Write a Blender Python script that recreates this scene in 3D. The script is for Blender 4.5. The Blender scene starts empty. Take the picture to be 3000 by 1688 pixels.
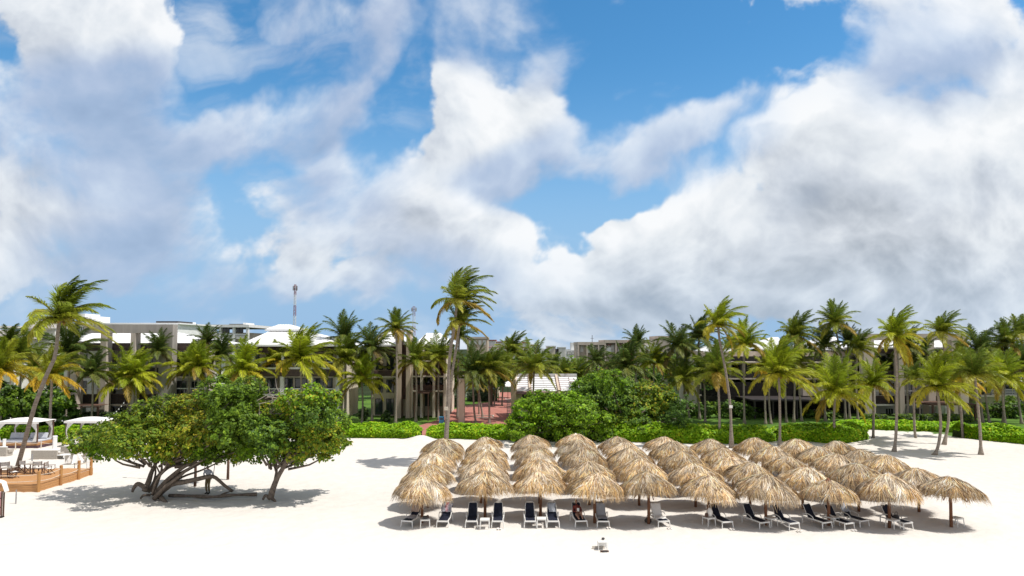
import bpy, math, random
import numpy as np
from mathutils import Vector, Matrix
R = math.radians
rng = np.random.default_rng(7)
random.seed(7)
sc = bpy.context.scene
col = sc.collection
# ------------------------------------------------------------------ camera
H = 9.6; F = 2000.0; PITCH = R(3.0); PP = 910.2      # camera height, focal in reference pixels
cam_d = bpy.data.cameras.new('camera'); cam = bpy.data.objects.new('camera', cam_d); col.objects.link(cam)
cam.location = (0, 0, H); cam.rotation_euler = (math.pi/2 + PITCH, 0, 0)
cam_d.sensor_width = 36; cam_d.lens = 24; cam_d.shift_y = 66.2/3000; cam_d.clip_end = 5000
sc.camera = cam
CP, SP = math.cos(PITCH), math.sin(PITCH)
def ray(px, py):
    w = PP - py
    return (px-1500.0, F*CP - w*SP, F*SP + w*CP)
def gnd(px, py, z=0.0):            # where a sight line meets height z
    a, b, c = ray(px, py); t = (z-H)/c
    return Vector((a*t, b*t, z))
def at(px, py, Y):                 # where a sight line meets distance Y
    a, b, c = ray(px, py); t = Y/b
    return Vector((a*t, Y, H + c*t))
# ------------------------------------------------------------------ materials
def nodes(m):
    m.use_nodes = True; nt = m.node_tree; nt.nodes.clear(); return nt
def N(nt, t, **k):
    n = nt.nodes.new(t)
    for a, b in k.items(): setattr(n, a, b)
    return n
def pbr(name, c, rough=.7, spec=.3, noise=0.0, nscale=5.0, bump=0.0, bscale=20.0, stretch=(1, 1, 1), c2=None, metal=0.0, coords='Object', objvar=0.0):
    m = bpy.data.materials.new(name); nt = nodes(m); L = nt.links.new
    out = N(nt, 'ShaderNodeOutputMaterial'); p = N(nt, 'ShaderNodeBsdfPrincipled'); L(p.outputs[0], out.inputs[0])
    p.inputs['Roughness'].default_value = rough; p.inputs['Specular IOR Level'].default_value = spec
    p.inputs['Metallic'].default_value = metal
    tc = N(nt, 'ShaderNodeTexCoord'); mp = N(nt, 'ShaderNodeMapping'); mp.inputs['Scale'].default_value = stretch
    L(tc.outputs[coords], mp.inputs[0])
    if noise or c2:
        n = N(nt, 'ShaderNodeTexNoise'); n.inputs['Scale'].default_value = nscale; n.inputs['Detail'].default_value = 6
        L(mp.outputs[0], n.inputs[0])
        mr = N(nt, 'ShaderNodeMapRange'); L(n.outputs[0], mr.inputs[0]); mr.inputs[1].default_value = .3; mr.inputs[2].default_value = .7
        mx = N(nt, 'ShaderNodeMix', data_type='RGBA'); L(mr.outputs[0], mx.inputs[0])
        cc = c2 if c2 else tuple(v*(1-noise) for v in c); hi = c if c2 else tuple(min(1, v*(1+noise*.6)) for v in c)
        mx.inputs[6].default_value = (*cc, 1); mx.inputs[7].default_value = (*hi, 1)
        src = mx.outputs[2]
        if objvar:
            oi = N(nt, 'ShaderNodeObjectInfo'); hv = N(nt, 'ShaderNodeHueSaturation')
            m2 = N(nt, 'ShaderNodeMapRange'); L(oi.outputs['Random'], m2.inputs[0]); m2.inputs[3].default_value = 1-objvar; m2.inputs[4].default_value = 1+objvar
            L(m2.outputs[0], hv.inputs['Value']); L(src, hv.inputs['Color']); src = hv.outputs[0]
        L(src, p.inputs['Base Color'])
    else: p.inputs['Base Color'].default_value = (*c, 1)
    if bump:
        n2 = N(nt, 'ShaderNodeTexNoise'); n2.inputs['Scale'].default_value = bscale; n2.inputs['Detail'].default_value = 4
        L(mp.outputs[0], n2.inputs[0]); b = N(nt, 'ShaderNodeBump'); b.inputs['Strength'].default_value = bump; b.inputs['Distance'].default_value = .05
        L(n2.outputs[0], b.inputs['Height']); L(b.outputs[0], p.inputs['Normal'])
    return m
def leafmat(name, transl=.35, rough=.5, spec=.18, objvar=.12):
    m = bpy.data.materials.new(name); nt = nodes(m); L = nt.links.new
    out = N(nt, 'ShaderNodeOutputMaterial'); p = N(nt, 'ShaderNodeBsdfPrincipled')
    p.inputs['Roughness'].default_value = rough; p.inputs['Specular IOR Level'].default_value = spec
    a = N(nt, 'ShaderNodeAttribute'); a.attribute_name = 'Col'
    oi = N(nt, 'ShaderNodeObjectInfo'); hv = N(nt, 'ShaderNodeHueSaturation')
    m2 = N(nt, 'ShaderNodeMapRange'); L(oi.outputs['Random'], m2.inputs[0]); m2.inputs[3].default_value = 1-objvar; m2.inputs[4].default_value = 1+objvar
    L(m2.outputs[0], hv.inputs['Value']); L(a.outputs['Color'], hv.inputs['Color'])
    L(hv.outputs[0], p.inputs['Base Color'])
    if transl:
        tr = N(nt, 'ShaderNodeBsdfTranslucent'); L(hv.outputs[0], tr.inputs[0]); ms = N(nt, 'ShaderNodeMixShader'); ms.inputs[0].default_value = transl
        L(p.outputs[0], ms.inputs[1]); L(tr.outputs[0], ms.inputs[2]); L(ms.outputs[0], out.inputs[0])
    else: L(p.outputs[0], out.inputs[0])
    return m
M = {}
M['leaf'] = leafmat('leaf', .35)
M['palmleaf'] = leafmat('palm_leaf', .42, .42, .3, .12)
M['thatch'] = leafmat('thatch', .12, .85, .1, .18)
M['trunk'] = pbr('palm_trunk', (.36, .31, .26), .9, .1, nscale=3, bump=.5, bscale=8, stretch=(1, 1, 7), c2=(.19, .155, .125), objvar=.15)
M['bark'] = pbr('bark', (.22, .175, .14), .95, .1, nscale=6, bump=.6, bscale=10, c2=(.11, .09, .075))
M['post'] = pbr('post_wood', (.26, .12, .065), .8, .2, nscale=4, stretch=(1, 1, .3), c2=(.15, .07, .04), objvar=.15)
M['deckwood'] = pbr('deck_wood', (.56, .30, .12), .65, .3, nscale=2.2, stretch=(1, 6, 6), c2=(.40, .20, .085), bump=.2)
M['deckpost'] = pbr('deck_post_wood', (.50, .26, .09), .6, .3, nscale=5, stretch=(1, 1, .4), c2=(.36, .17, .06))
M['porchshade'] = pbr('porch_shade', (.022, .019, .018), .8, .15, noise=.4, nscale=3)  # near-black colour that paints the deep shade under the porch roofs
M['brown'] = pbr('brown_wood', (.13, .075, .055), .7, .2, noise=.35, nscale=4)
M['louver'] = pbr('brown_louver', (.135, .095, .085), .6, .3, noise=.2, nscale=6)
M['darkrail'] = pbr('dark_railing', (.045, .038, .038), .55, .3, noise=.3, nscale=5)
M['white'] = pbr('white_paint', (.78, .78, .77), .6, .3, noise=.08, nscale=1.5, bump=.05)
M['whitewall'] = pbr('white_wall', (.76, .74, .70), .8, .2, noise=.12, nscale=.8, bump=.08)
M['cream'] = pbr('cream_wall', (.68, .61, .50), .85, .2, noise=.15, nscale=.7, bump=.08)
M['beige'] = pbr('beige_render', (.58, .47, .37), .85, .15, noise=.16, nscale=.5, bump=.1, stretch=(1, 1, .35))
M['greybeige'] = pbr('grey_beige_render', (.55, .48, .41), .88, .15, noise=.2, nscale=.45, bump=.1, stretch=(1, 1, .3))
M['concrete'] = pbr('stained_concrete', (.43, .395, .36), .9, .15, nscale=.9, bump=.1, stretch=(1.6, 1, .22), c2=(.30, .275, .25))
M['roofwhite'] = pbr('white_roof', (.80, .80, .80), .5, .3, noise=.06, nscale=.6)
M['roofgrey'] = pbr('grey_roof', (.38, .36, .34), .8, .2, noise=.2, nscale=1.2)
M['redtrim'] = pbr('red_trim', (.35, .09, .07), .7, .2, noise=.2)
M['fabricwhite'] = pbr('white_fabric', (.80, .78, .75), .9, .1, noise=.06, nscale=5)
M['fabricgrey'] = pbr('grey_fabric', (.40, .42, .46), .9, .1, noise=.12, nscale=8)
M['mattress'] = pbr('mattress_fabric', (.52, .54, .60), .9, .1, noise=.1, nscale=4)
M['navy'] = pbr('navy_fabric', (.018, .022, .040), .75, .2, noise=.4, nscale=7)
M['plastic'] = pbr('white_plastic', (.78, .77, .74), .4, .4, noise=.05, nscale=6)
M['taupe'] = pbr('taupe_wicker', (.42, .38, .33), .8, .2, noise=.2, nscale=14)
M['rope'] = pbr('rope', (.66, .58, .48), .9, .1, noise=.15, nscale=20)
M['metal'] = pbr('grey_metal', (.35, .35, .36), .4, .5, noise=.1, metal=.6)
M['darkmetal'] = pbr('dark_metal', (.06, .055, .055), .5, .4, noise=.2)
M['bluepaint'] = pbr('blue_paint', (.06, .28, .48), .5, .4, noise=.15, nscale=3)
M['towel1'] = pbr('striped_towel', (.62, .62, .66), .95, .05, nscale=9, c2=(.25, .24, .28))
M['towelred'] = pbr('red_cloth', (.45, .03, .05), .9, .1, noise=.3, nscale=8)
M['toweltan'] = pbr('tan_towel', (.52, .40, .33), .95, .05, noise=.2, nscale=6)
M['skin'] = pbr('skin', (.42, .24, .17), .6, .3, noise=.08)
M['shirt'] = pbr('pale_shirt', (.62, .66, .76), .9, .1, noise=.12, nscale=6)
M['trousers'] = pbr('khaki_trousers', (.22, .17, .09), .9, .1, noise=.2, nscale=8)
M['shoe'] = pbr('dark_shoe', (.02, .018, .016), .6, .3, noise=.3)
M['hair'] = pbr('dark_hair', (.03, .022, .018), .7, .3, noise=.3)
M['hairgrey'] = pbr('grey_hair', (.33, .31, .30), .8, .2, noise=.3)
M['redshirt'] = pbr('maroon_shirt', (.20, .055, .045), .9, .1, noise=.3)
M['pinkpanel'] = pbr('pink_panel', (.62, .36, .34), .8, .2, noise=.1)
M['purplebrown'] = pbr('dark_plinth', (.10, .06, .07), .7, .2, noise=.25)
g = bpy.data.materials.new('window_glass'); nt = nodes(g); o_ = N(nt, 'ShaderNodeOutputMaterial'); p_ = N(nt, 'ShaderNodeBsdfPrincipled'); nt.links.new(p_.outputs[0], o_.inputs[0])
p_.inputs['Base Color'].default_value = (.03, .045, .05, 1); p_.inputs['Roughness'].default_value = .08; p_.inputs['Specular IOR Level'].default_value = .6
n_ = N(nt, 'ShaderNodeTexNoise'); n_.inputs['Scale'].default_value = .8; b_ = N(nt, 'ShaderNodeBump'); b_.inputs['Strength'].default_value = .05
nt.links.new(n_.outputs[0], b_.inputs['Height']); nt.links.new(b_.outputs[0], p_.inputs['Normal']); M['glass'] = g
# ------------------------------------------------------------------ objects
def tag(o, label=None, cat=None, group=None, kind=None):
    if label: o['label'] = label
    if cat: o['category'] = cat
    if group: o['group'] = group
    if kind: o['kind'] = kind
    return o
def empty(name, loc=(0, 0, 0), rz=0):
    o = bpy.data.objects.new(name, None); col.objects.link(o); o.location = loc; o.rotation_euler = (0, 0, rz)
    o.empty_display_size = .3
    return o
def link(name, me, parent=None):
    o = bpy.data.objects.new(name, me); col.objects.link(o)
    if parent: o.parent = parent
    return o
def quadmesh(name, V, mat, C=None, smooth=False, tri=False):
    """V (n,4,3) separate quads (or (n,3,3)), C (n,3) colours."""
    k = V.shape[1]; n = V.shape[0]
    me = bpy.data.meshes.new(name)
    me.vertices.add(n*k); me.vertices.foreach_set('co', V.reshape(-1).astype(np.float32))
    me.loops.add(n*k); me.loops.foreach_set('vertex_index', np.arange(n*k, dtype=np.int32))
    me.polygons.add(n); me.polygons.foreach_set('loop_start', np.arange(0, n*k, k, dtype=np.int32))
    me.update(calc_edges=True)
    if C is not None:
        a = me.color_attributes.new('Col', 'FLOAT_COLOR', 'POINT')
        cc = np.ones((n, k, 4), np.float32); cc[:, :, :3] = C[:, None, :]
        a.data.foreach_set('color', cc.reshape(-1))
    me.materials.append(mat)
    return me
class MB:
    def __init__(s): s.v = []; s.f = []; s.m = []; s.mats = []
    def mi(s, mat):
        mat = M[mat] if isinstance(mat, str) else mat
        if mat not in s.mats: s.mats.append(mat)
        return s.mats.index(mat)
    def add(s, vs, fs, mat):
        b = len(s.v); s.v += [tuple(v) for v in vs]; k = s.mi(mat)
        for f in fs: s.f.append(tuple(i+b for i in f)); s.m.append(k)
    def box(s, x0, x1, y0, y1, z0, z1, mat='white', rot=None, piv=None, bev=0):
        vs = [Vector((x, y, z)) for z in (z0, z1) for y in (y0, y1) for x in (x0, x1)]
        if rot is not None:
            c = Vector(piv) if piv is not None else sum(vs, Vector())/8
            vs = [rot @ (v-c) + c for v in vs]
        s.add(vs, [(0, 2, 3, 1), (4, 5, 7, 6), (0, 1, 5, 4), (2, 6, 7, 3), (0, 4, 6, 2), (1, 3, 7, 5)], mat); return s
    def bar(s, a, b, w, h, mat):
        a = Vector(a); b = Vector(b); d = (b-a); L = d.length; d.normalize()
        up = Vector((0, 0, 1)) if abs(d.z) < .95 else Vector((0, 1, 0))
        x = d.cross(up).normalized(); y = x.cross(d)
        vs = [p + x*sx*w/2 + y*sy*h/2 for p in (a, b) for sx, sy in ((-1, -1), (1, -1), (1, 1), (-1, 1))]
        s.add(vs, [(0, 1, 2, 3), (7, 6, 5, 4), (0, 4, 5, 1), (1, 5, 6, 2), (2, 6, 7, 3), (3, 7, 4, 0)], mat); return s
    def tube(s, pts, rad, mat, n=8, cap=True):
        pts = [Vector(p) for p in pts]
        if not hasattr(rad, '__len__'): rad = [rad]*len(pts)
        vs = []; up = Vector((0, 0, 1))
        for i, p in enumerate(pts):
            d = (pts[min(i+1, len(pts)-1)] - pts[max(i-1, 0)]).normalized()
            u = Vector((0, 1, 0)) if abs(d.y) < .9 else Vector((1, 0, 0))
            x = d.cross(u).normalized(); y = d.cross(x)
            for k in range(n):
                a = 2*math.pi*k/n; vs.append(p + (x*math.cos(a) + y*math.sin(a))*rad[i])
        fs = []
        for i in range(len(pts)-1):
            for k in range(n):
                fs.append((i*n+k, i*n+(k+1) % n, (i+1)*n+(k+1) % n, (i+1)*n+k))
        if cap: fs += [tuple(range(n-1, -1, -1)), tuple((len(pts)-1)*n+k for k in range(n))]
        s.add(vs, fs, mat); return s
    def lathe(s, prof, mat, c=(0, 0, 0), n=16):
        vs = []; fs = []
        for r, z in prof:
            for k in range(n):
                a = 2*math.pi*k/n; vs.append((c[0]+r*math.cos(a), c[1]+r*math.sin(a), c[2]+z))
        for i in range(len(prof)-1):
            for k in range(n): fs.append((i*n+k, i*n+(k+1) % n, (i+1)*n+(k+1) % n, (i+1)*n+k))
        s.add(vs, fs, mat); return s
    def sheet(s, fn, nu, nv, mat, th=0.02):
        """solid draped sheet: fn(u,v)->point"""
        P = [[Vector(fn(i/nu, j/nv)) for j in range(nv+1)] for i in range(nu+1)]
        vs = [p for r in P for p in r]; k = len(vs); vs += [p - Vector((0, 0, th)) for p in vs]
        q = lambda i, j: i*(nv+1)+j
        fs = []
        for i in range(nu):
            for j in range(nv):
                fs.append((q(i, j), q(i+1, j), q(i+1, j+1), q(i, j+1))); fs.append((k+q(i, j), k+q(i, j+1), k+q(i+1, j+1), k+q(i+1, j)))
        for i in range(nu):
            fs.append((q(i, 0), k+q(i, 0), k+q(i+1, 0), q(i+1, 0))); fs.append((q(i, nv), q(i+1, nv), k+q(i+1, nv), k+q(i, nv)))
        for j in range(nv):
            fs.append((q(0, j), q(0, j+1), k+q(0, j+1), k+q(0, j))); fs.append((q(nu, j), k+q(nu, j), k+q(nu, j+1), q(nu, j+1)))
        s.add(vs, fs, mat); return s
    def build(s, name, parent=None, smooth=False, bevel=0):
        me = bpy.data.meshes.new(name); me.from_pydata(s.v, [], s.f)
        for m in s.mats: me.materials.append(m)
        me.polygons.foreach_set('material_index', s.m)
        if smooth: me.polygons.foreach_set('use_smooth', [True]*len(s.f))
        me.update(); o = link(name, me, parent)
        if bevel:
            b = o.modifiers.new('bevel', 'BEVEL'); b.width = bevel; b.segments = 2; b.limit_method = 'ANGLE'
        return o
def smooth_path(pts, n=14):
    """Catmull-Rom through points."""
    P = [Vector(p) for p in pts]; P = [P[0]*2-P[1]] + P + [P[-1]*2-P[-2]]
    out = []; m = len(P)-3
    for i in range(n+1):
        t = i/n*m; k = min(int(t), m-1); t -= k
        a, b, c, d = P[k:k+4]
        out.append(.5*((2*b) + (c-a)*t + (2*a-5*b+4*c-d)*t*t + (-a+3*b-3*c+d)*t**3))
    return out
# ------------------------------------------------------------------ sun and sky
SUNV = Vector((.50, -.14, 1.0)).normalized()
EL = math.asin(SUNV.z); AZ = math.atan2(SUNV.x, SUNV.y)
sd = bpy.data.lights.new('sun', 'SUN'); sd.energy = 4.7; sd.angle = R(.53); sd.color = (1, .955, .89)
so = bpy.data.objects.new('sun', sd); col.objects.link(so); so.rotation_euler = (-SUNV).to_track_quat('-Z', 'Y').to_euler(); so.location = (30, 0, 60)
# ------------------------------------------------------------------ world: sky and clouds by direction
def uv(px, py):
    a, b, c = ray(px, py); return a/b, c/b
CLOUD = [  # weight, x, y, rx, ry, rotation (reference pixels, converted to directions)
 (1.25,230,90,380,230,0),(1.0,80,330,260,220,0),(.85,380,420,430,230,0),(.9,350,640,470,200,0),(.6,160,760,420,120,0),(.9,820,390,300,150,-8),(.55,640,330,200,120,0),
 (.75,1040,340,110,210,8),(.6,1000,470,180,110,0),(.55,850,90,140,230,10),(.5,1150,30,420,90,0),(.55,1520,50,230,140,0),(.6,1380,220,60,170,35),
 (.75,1570,230,110,230,-12),(1.3,1490,380,200,150,0),(1.1,1370,490,220,110,-20),(.7,1730,210,130,110,25),(1.4,1700,440,300,95,3),(1.15,1960,395,300,75,-22),(1.1,2160,290,240,70,-38),(.5,2290,220,100,60,-20),
 (1.05,1010,570,180,120,-10),(.8,880,640,160,110,0),(1.1,1270,680,260,190,0),(.9,1500,655,180,60,12),(.7,1150,560,160,100,0),(.8,1420,830,260,130,0),(.6,1600,780,160,90,0),
 (1.5,2350,640,620,330,-12),(1.5,2750,500,520,300,0),(1.25,2000,720,330,160,0),(1.2,1900,790,350,100,0),(.9,2330,350,110,90,0),(1.1,2800,800,600,200,0),(.8,2100,900,600,110,0),
 (1.3,2660,80,330,180,-25),(.8,2480,240,230,100,-35),(.5,2820,120,150,200,0),(.9,2990,190,80,90,0),
 (1.3,790,790,170,60,0),(1.2,1090,850,200,60,0),(.9,360,790,190,45,0),(1.1,30,850,120,70,0),(.4,520,850,200,50,10),
 (.5,2040,70,55,110,25),(.45,2150,100,40,120,25),(.45,2225,125,80,50,0),
 (-2.3,640,110,110,300,-12),(-1.9,800,220,190,110,10),(-.9,950,150,120,130,0),(-2.1,1165,330,90,330,12),(-.9,1280,180,120,170,20),(-.6,1560,140,70,100,0),
 (-2.0,2020,110,520,240,0),(-1.4,1900,270,260,150,0),(-.9,2330,290,160,80,-35),(-.8,2640,270,150,60,-10),(-1.2,2850,240,150,80,0),
 (-1.8,1660,560,330,120,-6),(-1.3,1650,640,110,130,0),(-1.1,1590,740,110,80,0),(-1.2,1930,530,230,75,-22),(-1.1,730,660,80,170,-15),(-.9,800,720,130,60,0),(-.8,650,560,80,70,0),
 (-1.8,0,200,90,150,0),(-.6,425,60,60,60,0),(-.7,1130,760,90,90,0),(-.5,600,900,300,80,0),(-.5,1530,900,160,90,0),(-.6,130,800,100,60,0),(-.9,1700,270,90,100,0),(-.7,1480,170,60,90,20),(-.7,250,470,120,60,-15),(-.6,480,560,90,80,20),(-.8,560,300,120,60,-20),(-.7,130,560,70,110,0),(-.6,900,560,80,50,-20),(-.5,1120,500,90,60,-20),(-.45,450,940,700,110,0),(-.5,1250,930,420,110,0),(-.5,700,820,60,80,0),(-.8,1650,930,200,80,0),(-.5,1020,780,100,60,0),(-.7,430,860,260,70,0),(-.6,100,900,260,80,0),(-.6,1000,930,300,90,0),(-.35,1500,600,60,60,0)]
SHADE = [(-.35,380,300,560,320,0),(-.28,1000,380,330,320,0),(-.25,350,650,500,200,0),(-.72,2250,770,450,120,4),(-.6,2700,740,330,120,0),(-.5,2750,850,350,80,0),(-.45,2500,620,260,80,0),(-.6,330,300,380,80,0),(-.55,900,500,330,70,-6),(-.5,600,430,260,90,0),(-.45,380,740,420,70,0),(-.35,1020,330,150,180,0),
 (-.35,1500,530,180,60,0),(-.3,1250,780,200,80,0),(1.0,820,350,130,50,-12),(.8,1010,540,150,60,-10),(.5,200,60,260,110,0),(1.2,2340,320,80,60,-20),(.9,2230,390,120,40,-35),(.6,2730,380,420,120,0),(.6,2080,540,200,90,-20),(.5,1480,340,150,130,0),
 (.7,2680,70,260,120,-20),(.6,1290,610,140,60,0),(.5,1340,630,120,70,0),(.4,120,470,150,80,0),(.4,330,560,200,80,0),(.5,800,770,100,35,0),(.5,1050,830,120,35,0),(.5,1880,590,140,50,0),(.5,1700,740,80,60,0),(.8,2990,190,70,70,0),(.4,1940,650,120,90,0),(.35,2650,560,160,80,0),(.4,1750,790,100,50,0)]
# --- value helpers on arrays
def _hash(ix, iy, seed):
    h = (ix.astype(np.int64)*374761393 + iy.astype(np.int64)*668265263 + seed*1442695041) & 0xffffffff
    h = ((h ^ (h >> 13))*1274126177) & 0xffffffff
    return h ^ (h >> 16)
def gnoise(x, y, seed=0):                                # 2-D gradient noise, about -.7 .. .7
    x0 = np.floor(x); y0 = np.floor(y); fx = (x-x0).astype(np.float32); fy = (y-y0).astype(np.float32)
    ux = fx*fx*fx*(fx*(fx*6-15)+10); uy = fy*fy*fy*(fy*(fy*6-15)+10)
    def gr(ix, iy, dx, dy):
        a = (_hash(ix, iy, seed) & 1023).astype(np.float32)*(2*math.pi/1024); return np.cos(a)*dx + np.sin(a)*dy
    a = gr(x0, y0, fx, fy); b = gr(x0+1, y0, fx-1, fy); c = gr(x0, y0+1, fx, fy-1); d = gr(x0+1, y0+1, fx-1, fy-1)
    return (a + (b-a)*ux) + ((c + (d-c)*ux) - (a + (b-a)*ux))*uy
def fbm(x, y, sc_, octv, seed=0, gain=.5, billow=False):
    o = 0; a = 1.0; t = 0
    for k in range(octv):
        n = gnoise(x*sc_ + 17.3*k, y*sc_ - 9.1*k, seed+k)
        o = o + a*((.5-1.6*np.abs(n)) if billow else n*1.4); t += a; a *= gain; sc_ *= 2.03
    return o/t*1.5
def blobs(x, y, lst, gain=1.25):
    acc = np.zeros_like(x)
    for wgt, bx_, by_, rx, ry, rot in lst:
        u, v = uv(bx_, by_); a = R(-rot); dx = x-u; dy = y-v
        p = (dx*math.cos(a) + dy*math.sin(a))/(rx*gain/F); q = (-dx*math.sin(a) + dy*math.cos(a))/(ry*gain/F)
        acc += wgt*np.clip(1-np.sqrt(p*p+q*q), 0, 1)
    return acc
sstep = lambda x, a, b: (lambda t: t*t*(3-2*t))(np.clip((x-a)/(b-a), 0, 1))
def build_clouds():
    du = .0018; us = np.arange(-1.35, 1.35, du, dtype=np.float32); vs = np.arange(-.012, .80, du, dtype=np.float32)
    U, V = np.meshgrid(us, vs); nv, nu = U.shape
    pu = U; pv = np.power(np.maximum(V+.07, .004), .75)*1.1           # texture space, flattened low down
    w1x = fbm(pu, pv, 3.2, 4, 11); w1y = fbm(pu, pv, 3.2, 4, 31); w2x = fbm(pu, pv, 14, 4, 51, .5); w2y = fbm(pu, pv, 14, 4, 71, .5)
    X = U + .062*w1x + .020*w2x; Y = V + .062*w1y + .020*w2y
    big = .88*blobs(X, Y, CLOUD) + .0
    w3 = fbm(pu, pv, 2.6, 2, 333); w4 = fbm(pu, pv, 2.6, 2, 353); qx = pu + .06*w3 + .006*w2x; qy = pv + .06*w4 + .006*w2y
    f1 = fbm(qx, qy, 4.2, 9, 101, .56); bl = fbm(qx, qy, 11, 6, 201, .55, True); b0 = fbm(pu+.02*w3, pv+.02*w4, 5.5, 3, 251, .5, True)
    soft = sstep(blobs(U, V, SOFT) + .25*w1x, .0, .6)                  # veil-like parts
    den = big + f1*(1.35+.25*soft) + bl*(.62-.30*soft) + .35*b0
    al = sstep(den, -.12-.3*soft, .42+.9*soft)
    # light reaching each point: march through the density towards the sun
    tau = np.zeros_like(den); dd = np.clip(den+.1, 0, 1.4)
    for k in (2, 4, 7, 11, 16, 23, 32, 44):
        sx = int(k*.45); sy = k
        sh = np.zeros_like(dd); sh[:nv-sy, :nu-sx] = dd[sy:, sx:]; sh[nv-sy:, :] = dd[-1:, :]
        tau += sh*(.10 + .002*k)
    rel = np.zeros_like(den); k = 5; rel[:nv-k, :nu-2] = den[:nv-k, :nu-2]-den[k:, 2:]
    puff = .9*b0 + .6*bl + .25*f1; k = 9; r2 = np.zeros_like(den); r2[:nv-k, :nu-4] = puff[:nv-k, :nu-4]-puff[k:, 4:]; big_r = np.zeros_like(den); k = 26; big_r[:nv-k, :nu-12] = den[:nv-k, :nu-12]-den[k:, 12:]
    iso = fbm(U*1.0+.03*w3, V*1.25+.03*w4, 9, 5, 601, .5); iso2 = fbm(U, V*1.3, 3.6, 3, 641, .5)
    lum = .50 + .34*np.exp(-1.0*tau) + .05*rel*(1-.6*soft) + .13*big_r*(1-.4*soft) + .34*blobs(X, Y, SHADE) - .10*soft + .22*iso + .12*iso2 + (.26-.12*soft)*bl - .02
    lum = np.clip(lum, 0, 1)
    hz = .68 + .32*sstep(V, -.01, .20)
    veil = sstep(fbm(U*1.0+.1*w1x, V*1.7+.1*w1y, 3.1, 8, 401, .6), .05, .75)*.5
    al = np.maximum(al*(1-.17*soft), veil)*hz
    edge = sstep(1.34-np.abs(U), 0, .25)*sstep(.795-V, 0, .12)
    al = np.clip(al*edge, 0, .985)
    r = 2400/np.sqrt(1+U*U+V*V); co = np.stack([U*r, r, V*r+H], -1)
    me = bpy.data.meshes.new('clouds'); me.vertices.add(nu*nv); me.vertices.foreach_set('co', co.reshape(-1).astype(np.float32))
    idx = np.arange(nu*nv, dtype=np.int32).reshape(nv, nu)
    q = np.stack([idx[:-1, :-1], idx[:-1, 1:], idx[1:, 1:], idx[1:, :-1]], -1).reshape(-1, 4)
    me.loops.add(q.size); me.loops.foreach_set('vertex_index', q.reshape(-1)); me.polygons.add(len(q)); me.polygons.foreach_set('loop_start', np.arange(0, q.size, 4, dtype=np.int32))
    me.update(calc_edges=True)
    for nm, ar in (('alpha', al), ('lum', lum), ('soft', np.clip(soft*.9+.15*(U < -.05), 0, 1))):
        a = me.attributes.new(nm, 'FLOAT', 'POINT'); a.data.foreach_set('value', ar.reshape(-1).astype(np.float32))
    m = bpy.data.materials.new('cloud'); nt = nodes(m); L = nt.links.new; m.cycles.emission_sampling = 'NONE'
    a1 = N(nt, 'ShaderNodeAttribute'); a1.attribute_name = 'alpha'; a2 = N(nt, 'ShaderNodeAttribute'); a2.attribute_name = 'lum'
    rmp = N(nt, 'ShaderNodeValToRGB'); L(a2.outputs['Fac'], rmp.inputs[0]); e = rmp.color_ramp.elements
    e[0].position = 0.0; e[0].color = (.33, .38, .46, 1); e[1].position = 1.0; e[1].color = (.96, .975, .99, 1)
    for pos, c in ((.25, (.47, .515, .575, 1)), (.5, (.64, .685, .745, 1)), (.72, (.80, .84, .88, 1))):
        e.new(pos).color = c
    a3 = N(nt, 'ShaderNodeAttribute'); a3.attribute_name = 'soft'; r2_ = N(nt, 'ShaderNodeValToRGB'); L(a2.outputs['Fac'], r2_.inputs[0]); e2 = r2_.color_ramp.elements
    e2[0].position = 0.0; e2[0].color = (.30, .39, .56, 1); e2[1].position = 1.0; e2[1].color = (.93, .96, 1.0, 1)
    for pos, c in ((.28, (.40, .50, .68, 1)), (.5, (.52, .60, .76, 1)), (.72, (.70, .77, .88, 1))): e2.new(pos).color = c
    mc = N(nt, 'ShaderNodeMix', data_type='RGBA'); L(a3.outputs['Fac'], mc.inputs[0]); L(rmp.outputs[0], mc.inputs[6]); L(r2_.outputs[0], mc.inputs[7])
    em = N(nt, 'ShaderNodeEmission'); L(mc.outputs[2], em.inputs[0]); tr = N(nt, 'ShaderNodeBsdfTransparent'); mx = N(nt, 'ShaderNodeMixShader')
    L(a1.outputs['Fac'], mx.inputs[0]); L(tr.outputs[0], mx.inputs[1]); L(em.outputs[0], mx.inputs[2]); o = N(nt, 'ShaderNodeOutputMaterial'); L(mx.outputs[0], o.inputs[0])
    me.materials.append(m); ob = link('clouds', me); tag(ob, kind='structure')
SOFT = [(1.1,1570,110,240,190,0),(.5,1300,800,300,140,0),(1.2,350,350,520,230,0),(1.0,1000,380,230,330,0),(.9,900,120,200,200,0),(.9,1200,60,500,140,0),(1.3,1850,430,480,170,-18),(.7,380,700,400,200,0),(.8,2660,160,350,220,0),(.6,1500,520,300,100,0),(.8,600,900,500,120,0)]
w = bpy.data.worlds.new('World'); sc.world = w; w.use_nodes = True; nt = w.node_tree; nt.nodes.clear(); L = nt.links.new
sky = N(nt, 'ShaderNodeTexSky', sky_type='NISHITA'); sky.sun_disc = False; sky.sun_elevation = EL; sky.sun_rotation = AZ; sky.air_density = 1.0; sky.dust_density = .3; sky.ozone_density = 2.0
hs = N(nt, 'ShaderNodeHueSaturation'); hs.inputs['Hue'].default_value = .492; hs.inputs['Saturation'].default_value = 1.32; hs.inputs['Value'].default_value = 1.6; L(sky.outputs[0], hs.inputs['Color'])
tc = N(nt, 'ShaderNodeTexCoord'); sx = N(nt, 'ShaderNodeSeparateXYZ'); L(tc.outputs['Generated'], sx.inputs[0])
mr = N(nt, 'ShaderNodeMapRange'); mr.interpolation_type = 'SMOOTHERSTEP'; L(sx.outputs[2], mr.inputs[0]); mr.inputs[1].default_value = .0; mr.inputs[2].default_value = .42; mr.inputs[3].default_value = .97; mr.inputs[4].default_value = 0
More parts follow.
